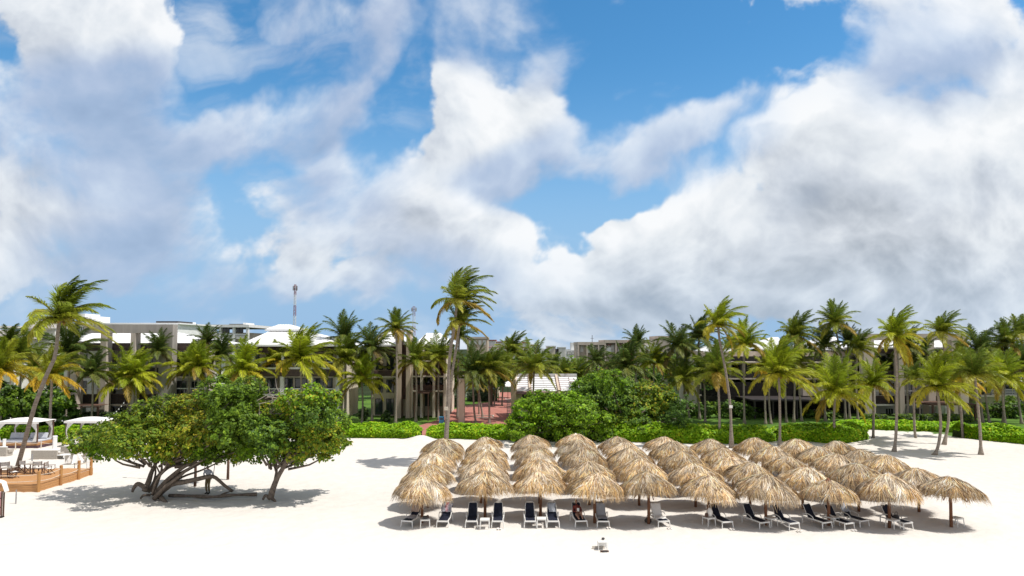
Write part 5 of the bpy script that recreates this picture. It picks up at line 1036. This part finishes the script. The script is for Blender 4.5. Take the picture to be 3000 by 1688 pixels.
# ------------------------------------------------------------------ buildings
class Bld:
    """building placed by sight lines at facade distance Y; parts are boxes in local space."""
    def __init__(s, name, px, Y, label, cat='building', group=None):
        s.Y = Y; p = at(px, 1015, Y); s.o = Vector((p.x, Y, 0)); s.root = empty(name, s.o); tag(s.root, label, cat, group)
    def X(s, px, dy=0): return at(px, 1015, s.Y+dy).x - s.o.x
    def Z(s, py, dy=0): return at(1500, py, s.Y+dy).z
    def box(s, x0, x1, y0, y1, mat, d0=0, d1=1, name='wall', parent=None, bev=0):
        b = MB(); b.box(s.X(x0, d0), s.X(x1, d0), d0, d1, -.3 if y1 is None else s.Z(y1, d0), s.Z(y0, d0), mat)
        return b.build(name, parent or s.root, bevel=bev)
    def slats(s, x0, x1, y0, y1, mat, d0, n, name='railing', back=None, gap=.4):
        b = MB(); z0, z1 = s.Z(y1, d0), s.Z(y0, d0); h = (z1-z0)/n
        for i in range(n): b.box(s.X(x0, d0), s.X(x1, d0), d0, d0+.05, z0+i*h, z0+i*h+h*(1-gap), mat)
        m = max(2, int((x1-x0)/28))
        for k in range(m+1): x = s.X(x0+(x1-x0)*k/m, d0); b.box(x-.03, x+.03, d0+.052, d0+.12, z0, z1, mat)
        if back: b.box(s.X(x0, d0), s.X(x1, d0), d0+.13, d0+.18, z0, z1, back)
        return b.build(name, s.root)
    def window(s, x0, x1, y0, y1, d0, frame='darkmetal', n=2, name='window', pane=None):
        pane = pane or ('fabricwhite' if s.Y > 180 else 'glass')
        xa, xb, z0, z1 = s.X(x0, d0), s.X(x1, d0), s.Z(y1, d0), s.Z(y0, d0); b = MB(); t = .07
        b.box(xa, xb, d0-.05, d0+.03, z1-t, z1, frame); b.box(xa, xb, d0-.05, d0+.03, z0, z0+t, frame)
        for k in range(n+1): x = xa+(xb-xa-t)*k/n; b.box(x, x+t, d0-.048, d0+.028, z0+t, z1-t, frame)
        f = b.build(name, s.root); b = MB(); b.box(xa+.03, xb-.03, d0-.012, d0, z0+.03, z1-.03, pane); b.build('pane', f); return f
    def curtain(s, x0, x1, y0, y1, d0):
        b = MB(); xa, xb, z0, z1 = s.X(x0, d0), s.X(x1, d0), s.Z(y1, d0), s.Z(y0, d0); b.sheet(lambda u, v: (xa+(xb-xa)*u, d0-.06+.03*math.sin(u*30), z0+(z1-z0)*v), 16, 2, 'fabricwhite', .01); b.build('curtain', s.root)
    def hip(s, x0, x1, ye, yt, d0, depth, rx0, rx1, mat='roofwhite', name='roof', over=.0):
        xa, xb = s.X(x0, d0), s.X(x1, d0); ze = s.Z(ye, d0); r0, r1 = s.X(rx0, d0+depth/2), s.X(rx1, d0+depth/2); zt = s.Z(yt, d0+depth/2); b = MB()
        v = [(xa, d0, ze), (xb, d0, ze), (xb, d0+depth, ze), (xa, d0+depth, ze), (r0, d0+depth/2, zt), (r1, d0+depth/2, zt)]
        b.add(v, [(0, 1, 5, 4), (1, 2, 5), (2, 3, 4, 5), (3, 0, 4), (3, 2, 1, 0)], mat); n = 14
        for k in range(1, n):                       # standing seams
            t = k/n; x = xa+(xb-xa)*t; tt = (r0-xa)/(xb-xa+1e-6); f = min(1, t/max(.01, (r0-xa)/(xb-xa)), (1-t)/max(.01, (xb-r1)/(xb-xa)))
            b.bar((x, d0+.02, ze+.02), (x, d0+depth/2*f, ze+(zt-ze)*f+.02), .05, .04, mat)
        b.box(xa-.02, xb+.02, d0-.06, d0-.002, ze-.22, ze+.02, mat)
        return b.build(name, s.root)
# --- grey-framed hotel on the left
B = Bld('hotel_building', 350, 89, 'three-storey hotel at the left with tall grey concrete frame and dark slatted balconies')
B.box(244, 505, 951, 976, 'concrete', 0, 1.3, 'frame_beam'); B.box(466, 505, 976.1, None, 'concrete', 0, 1.3, 'pillar'); B.box(294, 312, 976.1, None, 'greybeige', 0, 1.3, 'pillar'); B.box(382, 396, 976.1, None, 'greybeige', 0, 1.3, 'pillar'); B.box(199, 229, 1000, None, 'greybeige', 0, 1.3, 'pillar')
B.box(190, 600, 1010, None, 'whitewall', 5.2, 12, 'wall'); B.hip(180, 612, 1006, 966, 1.9, 12, 300, 470)
for x0, x1 in ((229, 294), (312, 382), (396, 466), (507, 600)):
    d = 1.6
    B.slats(x0, x1, 1005, 1028, 'louver', d, 6, 'sun_louver', 'darkrail'); B.slats(x0, x1, 1077, 1103, 'darkrail', d, 6, 'balcony_railing', 'louver'); B.slats(x0, x1, 1155, 1184, 'darkrail', d, 6, 'balcony_railing', 'brown')
    for y in (1103.2, 1184.2): B.box(x0, x1, y, y+5, 'greybeige', d, 5.19, 'balcony_slab')
    B.box(x0, x1, 1137, 1140, 'white', d+.05, d+.12, 'handrail')
    m = (x0+x1)/2
    for y0, y1 in ((1034, 1075), (1112, 1153), (1190, 1224)): B.window(x0+14, m-5, y0+4, y1, 5.15, 'darkmetal', 2); B.window(m+9, x1-16, y0+4, y1-8, 5.15, 'white', 2)
    B.box(x1-6, x1, 1030, None, 'greybeige', 1.85, 5.18, 'partition')
B.slats(156, 300, 1189, 1194, 'brown', -2.5, 1, 'pergola_roof'); B.box(160, 296, 1188.2, 1189, 'brown', -2.4, -.1, 'pergola_roof')
for x in (162, 225, 290): B.box(x, x+4, 1194.1, None, 'brown', -2.45, -2.25, 'pergola_post')
B = Bld('hotel_building', 260, 106, 'white flat-topped hotel block with a roof box, behind the grey-framed hotel')
B.box(225, 520, 950, None, 'white', 0, 14, 'wall'); B.box(220, 525, 946, 949.9, 'roofwhite', -.3, 14.3, 'parapet'); B.box(223, 246, 919, 945.9, 'white', 2, 6, 'roof_box'); B.box(247, 266, 926, 945.9, 'white', 3, 8, 'roof_box'); B.box(455, 520, 941, 945.9, 'darkmetal', 3, 8, 'roof_plant')
for i in range(14): B.window(235+i*19, 247+i*19, 956, 975, -.02, 'white', 2)
B = Bld('hotel_building', 620, 150, 'white flat-roofed block with open roof terrace, between the grey frame and the hipped villa')
B.box(505, 727, 975, None, 'greybeige', 4, 20, 'wall'); B.box(503, 728, 951, 959, 'white', 0, 20, 'roof_slab')
for x in (505, 533, 560, 600, 640, 680, 720): B.box(x, x+6, 959.1, None, 'white', .2, 1, 'column')
for x in (540, 570, 610, 650, 690): B.window(x, x+22, 962, 975, 3.95, 'darkmetal', 2)
B.box(518, 532, 945, 950.9, 'darkmetal', 4, 9, 'roof_plant'); B.box(533, 542, 943, 950.9, 'white', 3, 8, 'roof_box'); B.box(670, 710, 957-8, 950.9, 'darkmetal', 4, 9, 'roof_plant'); B.box(711, 719, 946, 950.9, 'white', 3, 8, 'roof_box'); B.slats(507, 725, 976, 992, 'white', .3, 3, 'terrace_railing')
# --- hip-roofed villa
B = Bld('villa', 850, 87, 'two-storey villa with a white hipped roof topped by a small raised roof and white columns')
B.hip(700, 1010, 1010, 960, -.6, 13, 812, 858); B.hip(776, 884, 965, 951, 4.2, 4, 815, 850, name='raised_roof'); B.box(790, 872, 965.2, 985, 'white', 4.8, 7.6, 'raised_wall')
B.box(708, 1000, 1012, None, 'cream', 1.9, 12, 'wall'); B.slats(708, 1000, 1012, 1034, 'louver', .2, 6, 'sun_louver', 'brown'); B.slats(708, 1002, 1082, 1103, 'louver', 0, 5, 'slatted_band', 'louver')
B.box(704, 1004, 1076.5, 1081.8, 'white', -.15, 1.89, 'balcony_slab'); B.box(704, 1004, 1155, 1160, 'white', -.15, 1.89, 'balcony_slab'); B.slats(708, 1002, 1160.2, 1180, 'louver', 0, 5, 'slatted_band', 'brown')
for x in (737, 822, 906, 985): 
    B.box(x, x+11, 1103.1, 1154.9, 'white', .1, .6, 'column'); B.box(x, x+11, 1180.1, None, 'white', .1, .6, 'column'); B.box(x+3, x+9, 1034.1, 1076.4, 'white', .1, .5, 'column')
B.box(708, 996, 1060, 1062.5, 'white', .15, .22, 'handrail'); B.box(708, 996, 1138, 1141, 'white', .15, .22, 'handrail')
for za, zb_, zr in ((1154.5, 1141, 1147), (1076.2, 1062.5, 1069)):
    b = MB(); b.box(B.X(709), B.X(995), .165, .205, B.Z(zr+.6), B.Z(zr), 'metal')
    for i in range(60): x = B.X(710+i*4.75); b.box(x-.012, x+.012, .17, .2, B.Z(za), B.Z(zb_), 'metal')
    b.build('balustrade', B.root)
for x0, x1 in ((742, 760), (780, 814), (836, 860), (866, 900), (918, 950), (960, 976)):
    for y0, y1 in ((1036, 1075), (1108, 1153), (1184, 1222)): B.window(x0, x1, y0, y1, 1.85, 'darkmetal', 2)
B.curtain(950, 958, 1106, 1152, 1.7); B.curtain(814, 820, 1106, 1152, 1.7)
# --- third villa
B = Bld('villa', 1190, 91, 'white-roofed villa with a beige pillar and brown balconies behind the slim straight palm')
B.hip(1085, 1200, 1010, 968, 1.5, 10, 1128, 1150, name='roof'); B.box(1095, 1196, 1012, None, 'cream', 3.5, 12, 'wall'); B.slats(1096, 1162, 1012, 1030, 'brown', 1.7, 5, 'sun_louver', 'darkrail'); B.slats(1096, 1162, 1086, 1102, 'louver', 1.7, 5, 'balcony_railing', 'brown'); B.box(1096, 1162, 1102.2, 1107, 'cream', 1.7, 3.49, 'balcony_slab')
for x0 in (1101, 1133):
    for y0, y1 in ((1036, 1084), (1112, 1150), (1168, 1215)): B.window(x0, x0+22, y0, y1, 3.45, 'darkmetal', 2)
B.box(1163, 1176, 973, None, 'beige', 0, 2.2, 'pillar'); B.box(1190, 1202, 973, None, 'beige', 0, 2.2, 'pillar'); B.box(1162, 1203, 967, 972.9, 'beige', -.1, 2.3, 'frame_beam'); B.slats(1176.2, 1189.8, 1010, 1170, 'brown', .8, 40, 'screen', 'darkrail')
B.hip(1216, 1320, 1008, 976, 2, 10, 1250, 1290, name='roof'); B.box(1222, 1316, 1009, None, 'cream', 3.4, 12, 'wall')
for x in (1203.2, 1232, 1268, 1300): B.box(x, x+7, 1011, None, 'cream', .6, 3.38, 'partition')
for y in (1040, 1085, 1128): B.slats(1211, 1306, y, y+16, 'brown', .9, 4, 'balcony_railing', 'brown'); B.box(1210, 1307, y+16.2, y+20, 'cream', .62, 3.37, 'balcony_slab')
for x0 in (1212, 1241, 1277):
    for y in (1016, 1061, 1106): B.window(x0+1, x0+20, y, y+22, 3.35, 'darkmetal', 2)
    B.window(x0+1, x0+20, 1152, 1190, 3.35, 'darkmetal', 2)
B.box(1214, 1258, 1150, 1153, 'brown', -3.5, .5, 'pergola_roof')
for x in (1215, 1254): B.box(x, x+3, 1153.1, None, 'brown', -3.4, -3.2, 'pergola_post')
# --- pylon and long low building behind the path
B = Bld('pylon', 1352, 84, 'tall beige stone pylon standing on the red path', 'pylon'); B.box(1344, 1361, 1112, None, 'beige', 0, 1.1, 'shaft'); B.box(1343, 1362, 1110, 1111.9, 'kerb', -.1, 1.2, 'cap')
B = Bld('lobby_building', 1400, 128, 'low beige building with white columns beyond the trimmed hedge at the path end')
B.box(1310, 1462, 1111, None, 'cream', 1.5, 9, 'wall'); B.box(1308, 1464, 1106, 1110.9, 'kerb', -.4, 9.3, 'roof_slab')
for x in (1365, 1408, 1440): B.box(x, x+5, 1111.1, None, 'white', 0, .5, 'column')
for x in (1320, 1338, 1376, 1392, 1416, 1428, 1446): B.window(x, x+10, 1122, 1156, 1.45, 'darkmetal', 1)
# --- slatted pergola
B = Bld('slatted_pavilion', 1590, 90, 'beige pavilion with a sloping white and pink-brown slatted roof in the middle', 'pavilion')
B.box(1512, 1700, 1145, None, 'beige', 1.2, 7, 'wall'); B.box(1497, 1511, 1112, None, 'beige', 0, 1.2, 'pylon')
def slope(px, t, dx=0): # t 0 eave, 1 ridge
    Y0, Y1 = .4, 6.0; z0 = B.Z(1145, .4); z1 = B.Z(1103, 6.0); return Vector((B.X(px, 3)+dx, Y0+(Y1-Y0)*t, z0+(z1-z0)*t))
M['pinkslat'] = pbr('pink_slat', (.40, .27, .27), .8, .2, noise=.2, nscale=4)
for x0, x1, n in ((1513, 1548, 7), (1556, 1592, 8), (1592.5, 1628, 8), (1640, 1668, 7), (1670, 1694, 6)):
    b = MB()
    for k in range(n):
        t0 = k/n; t1 = t0 + .62/n; a, c = slope(x0, t0), slope(x1, t0); e_, f_ = slope(x1, t1), slope(x0, t1); v = [a, c, e_, f_]; v += [q-Vector((0, 0, .06)) for q in v]
        b.add(v, [(0, 1, 2, 3), (7, 6, 5, 4), (0, 4, 5, 1), (1, 5, 6, 2), (2, 6, 7, 3), (3, 7, 4, 0)], 'roofwhite')
    b.build('roof_slats', B.root)
b = MB(); v = [slope(1513, -.02), slope(1694, -.02), slope(1694, 1.02), slope(1513, 1.02)]; v = [q-Vector((0, 0, .35)) for q in v]; v += [q-Vector((0, 0, .05)) for q in v]; b.add(v, [(0, 1, 2, 3), (7, 6, 5, 4), (0, 4, 5, 1), (1, 5, 6, 2), (2, 6, 7, 3), (3, 7, 4, 0)], 'pinkslat'); b.build('roof_lining', B.root)
for x in (1511, 1551, 1633): b = MB(); b.bar(slope(x, -.05)+Vector((0, 0, .1)), slope(x, 1.05)+Vector((0, 0, .1)), .28, .22, 'beige'); b.build('rafter', B.root)
b = MB(); a, c = slope(1508, 1.06), slope(1696, 1.06); b.bar(a, c, .3, .5, 'roofwhite'); b.build('ridge_beam', B.root)
for x in (1530, 1575, 1625, 1670): B.window(x, x+22, 1156, 1190, 1.15, 'darkmetal', 2)
b = MB()
for k in range(12): b.box(B.X(1486), B.X(1496), .2, .26, .4+k*.19, .5+k*.19, 'metal')
b.box(B.X(1485), B.X(1486), .1, .35, -.2, 2.9, 'darkmetal'); b.build('louvre_screen', B.root)
# --- far blocks on the skyline
B = Bld('hotel_building', 1500, 260, 'far row of small white blocks with red roof edges, right of the twin palms')
rgq = np.random.default_rng(4)
for i, (x0, x1, y0) in enumerate([(1425, 1453, 998), (1454, 1478, 1003), (1479, 1505, 1000), (1506, 1530, 1008), (1531, 1552, 1005), (1553, 1578, 1012)]):
    B.box(x0, x1, y0, None, 'white', i*.7, 12, 'wall'); B.box(x0-1, x1+.8, y0-2.5, y0-.1, 'redtrim' if i != 3 else 'white', i*.7-.4, 12.2, 'roof_edge')
    for q in range(2): B.window(x0+4+q*11, x0+11+q*11, y0+6, y0+16, i*.7-.05, 'white', 1); 
    B.box(x0+2, x1-2, y0+20, y0+21.5, 'redtrim', i*.7-.6, i*.7-.1, 'balcony_slab')
B = Bld('hotel_building', 1400, 225, 'far brownish flat-topped block directly right of the twin palm trunks'); B.box(1368, 1428, 993, None, 'beige', 0, 12, 'wall'); B.box(1366, 1430, 987, 992.9, 'greybeige', -.4, 12.4, 'parapet')
for x in (1374, 1388, 1402, 1415): B.window(x, x+8, 997, 1010, -.05, 'white', 1)
B = Bld('hotel_building', 1616, 210, 'far small cream block left of the pale tower block'); B.box(1603, 1628, 1016, None, 'cream', 0, 8, 'wall'); B.box(1602, 1629, 1013, 1015.9, 'white', -.3, 8.3, 'parapet'); B.window(1609, 1615, 1020, 1028, -.05, 'white', 1); B.box(1585, 1602, 1022, None, 'white', 1, 7, 'wing')
B = Bld('hotel_building', 1647, 190, 'far pale narrow tower-like block standing lower in front of the skyline'); B.box(1637, 1658, 1019, None, 'whitewall', 0, 7, 'wall'); B.box(1636, 1659, 1017, 1018.9, 'white', -.2, 7.2, 'parapet'); B.box(1630, 1636, 1022, None, 'darkrail', .5, 6, 'shaft')
for y in (1024, 1034, 1044): B.window(1641, 1646, y, y+6, -.05, 'white', 1); B.window(1650, 1655, y, y+6, -.05, 'white', 1)
B = Bld('hotel_building', 1675, 230, 'far white block with a square white roof tower left of the long grey block'); B.box(1659, 1692, 1025, None, 'white', 0, 9, 'wall'); B.box(1673, 1685, 1004, 1024.9, 'white', 1, 5, 'roof_tower')
for x in (1662, 1676): B.window(x, x+11, 1030, 1039, -.05, 'darkmetal', 2)
B = Bld('hotel_building', 1765, 200, 'long far grey-beige block with white openings along the skyline, right of centre')
for x0, x1, y0 in ((1693, 1771, 1002), (1771.1, 1841, 996)):
    B.box(x0, x1, y0+9, None, 'greybeige', 1.6, 14, 'wall'); B.box(x0, x1, y0, y0+8.9, 'greybeige', 0, 14, 'parapet')
for x in (1693, 1718, 1736, 1752, 1771.2, 1803, 1826, 1838): B.box(x, x+4, 1011 if x < 1771 else 1005.1, None, 'greybeige', .02, 1.58, 'pillar')
for x in (1700, 1722, 1741, 1757, 1779, 1790, 1810): B.window(x, x+9, 1012, 1031, 1.55, 'white', 1)
for x in (1699, 1780, 1808): B.box(x, x+12, 1009.5, 1011.5, 'redtrim', .9, 1.5, 'awning')
for x, w_ in ((1722, 12), (1776, 14)): B.box(x, x+w_, 1018, 1034, 'white', .4, .9, 'balcony_panel')
B = Bld('hotel_building', 1900, 195, 'far grey block with two lit white openings, left of the dark spiky palms')
B.box(1858, 1932, 995, None, 'greybeige', 0, 14, 'wall'); B.box(1932.1, 1966, 984, None, 'greybeige', -.5, 14, 'tower'); B.box(1844, 1857.9, 1001, None, 'redtrim', 2, 10, 'wing')
for x in (1888, 1911): B.box(x, x+15, 1010, 1029, 'white', -.3, -.02, 'bay'); B.window(x+2, x+13, 1016, 1027, -.34, 'white', 2)
# --- dark building behind the right-hand palms
B = Bld('hotel_building', 2300, 99, 'long dark shaded hotel wing behind the palms on the right, white roof tops showing')
B.box(2040, 2540, 1045, None, 'greybeige', 3, 14, 'wall')
B.hip(2225, 2315, 1022, 988, 2, 11, 2258, 2280); B.hip(2385, 2480, 1020, 984, 2, 11, 2415, 2445); B.hip(2480.5, 2529, 1028, 1012, 2.5, 10, 2495, 2515); B.hip(2060, 2170, 1028, 1008, 2.5, 10, 2095, 2135)
B.box(2050, 2530, 1030, 1044.9, 'greybeige', 2.6, 14, 'upper_wall')
for y in (1060, 1108, 1156): B.box(2045, 2535, y, y+4, 'greybeige', -1.6, 2.99, 'balcony_slab'); B.slats(2048, 2533, y-16, y-1, 'darkrail', -1.5, 4, 'balcony_railing', 'darkrail')
for i in range(12):
    x = 2052+i*41; B.box(x, x+7, 1044, None, 'greybeige', -1.4, -.9, 'pillar')
    for y in (1068, 1116, 1164): B.window(x+10, x+38, y, y+28, 2.95, 'darkmetal', 3)
B.box(2205, 2530, 1172, 1176, 'darkrail', -9, -1.7, 'porch_roof')
for x in (2207, 2260, 2330, 2400, 2470, 2525): B.box(x, x+4, 1176.1, None, 'darkrail', -8.9, -8.6, 'porch_post')
B.box(2350, 2440, 1128, 1160, 'greybeige', -3.4, -1.8, 'screen_wall'); B.box(2050, 2532, 1161, None, 'porchshade', -1.79, -1.6, 'shade_sheet'); B.box(2054, 2528, 1120, 1160, 'porchshade', -1.62, -1.45, 'shade_sheet')  # two near-black sheets added in place of the porch shade
# --- right-hand hotel
B = Bld('hotel_building', 2680, 93, 'right-hand three-storey hotel with a tall grey-beige frame and white walls')
B.box(2530, 2833, 978, 997, 'greybeige', 0, 1.3, 'frame_beam'); B.box(2530, 2561, 997.1, None, 'greybeige', 0, 1.3, 'pillar'); B.box(2788, 2833, 997.1, None, 'greybeige', 0, 1.3, 'end_panel'); B.box(2632, 2646, 997.1, None, 'greybeige', 0, 1.3, 'pillar'); B.box(2716, 2737, 997.1, None, 'greybeige', 0, 1.3, 'pillar')
B.box(2545, 2826, 1018, None, 'whitewall', 4.4, 12, 'wall'); B.hip(2540, 2830, 1018, 984, 1.6, 12, 2600, 2770)
for x0, x1 in ((2562, 2632), (2646, 2716), (2737, 2788)):
    B.slats(x0, x1, 1019, 1036, 'louver', 1.7, 5, 'sun_louver', 'darkrail'); B.slats(x0, x1, 1088, 1108, 'darkrail', 1.6, 5, 'balcony_railing', 'louver'); B.slats(x0, x1, 1160, 1184, 'darkrail', 1.6, 6, 'balcony_railing', 'brown')
    for y in (1108.2, 1184.2): B.box(x0, x1, y, y+5, 'whitewall', 1.6, 4.39, 'balcony_slab')
    B.box(x0, x1, 1144, 1147, 'white', 1.65, 1.72, 'handrail')
    for y0, y1 in ((1040, 1086), (1116, 1158)): B.window(x0+10, (x0+x1)/2-4, y0+3, y1, 4.35, 'darkmetal', 2); B.window((x0+x1)/2+8, x1-14, y0+4, y1-6, 4.35, 'white', 2)
    B.window(x0+26, x1-20, 1196, 1232, 4.35, 'white', 3)
B.box(2722, 2858, 1184, 1188, 'brown', -5, -.1, 'pergola_roof')
for x in (2726, 2770, 2812, 2850): B.box(x, x+4, 1188.1, None, 'brown', -4.9, -4.7, 'pergola_post')
B = Bld('villa', 2930, 96, 'cream villa with a low white roof at the far right of the photo')
B.hip(2840, 3060, 1116, 1080, -.5, 13, 2880, 3040); B.box(2852, 3055, 1118, None, 'cream', 1.8, 12, 'wall'); B.box(2850, 3056, 1158, 1163, 'cream', -.2, 1.79, 'balcony_slab'); B.slats(2900, 3055, 1138, 1157, 'metal', 0, 4, 'balcony_railing')
for x in (2862, 2902, 2942, 2982): B.window(x, x+24, 1122, 1156, 1.75, 'darkmetal', 2); B.window(x+4, x+24, 1182, 1208, 1.75, 'darkmetal', 2)
B.box(2868, 2940, 1210, None, 'darkrail', -1.5, -1.3, 'low_screen')
# --- grey roofs at the far left
B = Bld('hotel_building', 60, 110, 'low building with a grey pitched roof at the far left, behind the leftmost palms'); B.hip(70, 152, 962, 938, 0, 12, 86, 140, 'roofgrey'); B.box(74, 160, 963, None, 'whitewall', 1, 11, 'wall'); B.window(90, 110, 975, 995, .95, 'darkmetal', 2); B.window(120, 140, 975, 995, .95, 'darkmetal', 2)
B = Bld('hotel_building', 0, 104, 'white-edged building with a brown-grey roof at the left edge of the photo'); B.hip(-60, 44, 992, 966, 0, 12, -40, 22, 'roofgrey'); B.box(-58, 42, 955, 962, 'white', 7, 14, 'parapet'); B.box(-55, 40, 993, None, 'whitewall', 1, 13, 'wall'); B.window(5, 30, 1000, 1030, .95, 'darkmetal', 2)
# --- masts
def mast(px, ytop, Y, wpx, label, bands=8):
    p = at(px, 1015, Y); top = at(px, ytop, Y).z; r_ = empty('radio_mast', (p.x, Y, 0)); tag(r_, label, 'radio mast', 'lattice masts on the skyline'); w0 = wpx*Y/F
    H_ = top; 
    for k in range(bands):
        z0, z1 = H_*k/bands, H_*(k+1)/bands; b = MB(); mat = 'redtrim' if k % 2 == (bands-1) % 2 else 'white'; wa = w0*(1-.45*z0/H_)/2; wb = w0*(1-.45*z1/H_)/2; c4 = [(-1, -1), (1, -1), (1, 1), (-1, 1)]
        for i in range(4):
            a, c = c4[i], c4[(i+1) % 4]; b.bar((a[0]*wa, a[1]*wa, z0), (a[0]*wb, a[1]*wb, z1), .10, .10, mat); q = 3
            for j in range(q):
                f0, f1 = j/q, (j+1)/q; W0 = wa+(wb-wa)*f0; W1 = wa+(wb-wa)*f1; b.bar((a[0]*W0, a[1]*W0, z0+(z1-z0)*f0), (c[0]*W1, c[1]*W1, z0+(z1-z0)*f1), .07, .07, mat); b.bar((a[0]*W1, a[1]*W1, z0+(z1-z0)*f1), (c[0]*W1, c[1]*W1, z0+(z1-z0)*f1), .07, .07, mat)
        b.build('lattice_section', r_)
    for i in range(6):
        a = i*math.pi/3; b = MB(); b.box(-.15, .15, -.12, .12, 0, 2.0, 'fabricgrey'); o = b.build('antenna', r_); o.location = (math.cos(a)*w0*.75, math.sin(a)*w0*.75, H_-2.6); o.rotation_euler = (0, 0, a)
    b = MB()
    for i in range(6): a0, a1 = i*math.pi/3, (i+1)*math.pi/3; b.bar((math.cos(a0)*w0*.75, math.sin(a0)*w0*.75, H_-1.6), (math.cos(a1)*w0*.75, math.sin(a1)*w0*.75, H_-1.6), .1, .1, 'metal'); b.bar((0, 0, H_-1.6), (math.cos(a0)*w0*.75, math.sin(a0)*w0*.75, H_-1.6), .08, .08, 'metal')
    b.build('antenna_ring', r_)
mast(862, 834, 300, 8, 'tall red and white lattice mast behind the hip-roofed villa'); mast(1212, 898, 350, 10, 'shorter lattice mast with crowded antennas, left of the twin palms', 6)
for px, y, Y, l in ((1369, 942, 250, 'thin dark pole on the skyline just right of the twin palms'), (1735, 982, 205, 'short thin aerial on the long far grey block')):
    p = at(px, 1015, Y); b = MB(); b.tube([(0, 0, 5), (0, 0, at(px, y, Y).z)], [.14, .08], 'darkmetal', 6); b.tube([(-.5, 0, at(px, y, Y).z-1), (.5, 0, at(px, y, Y).z-1)], .05, 'darkmetal', 5); o = b.build('aerial'); o.location = (p.x, Y, 0); tag(o, l, 'aerial')
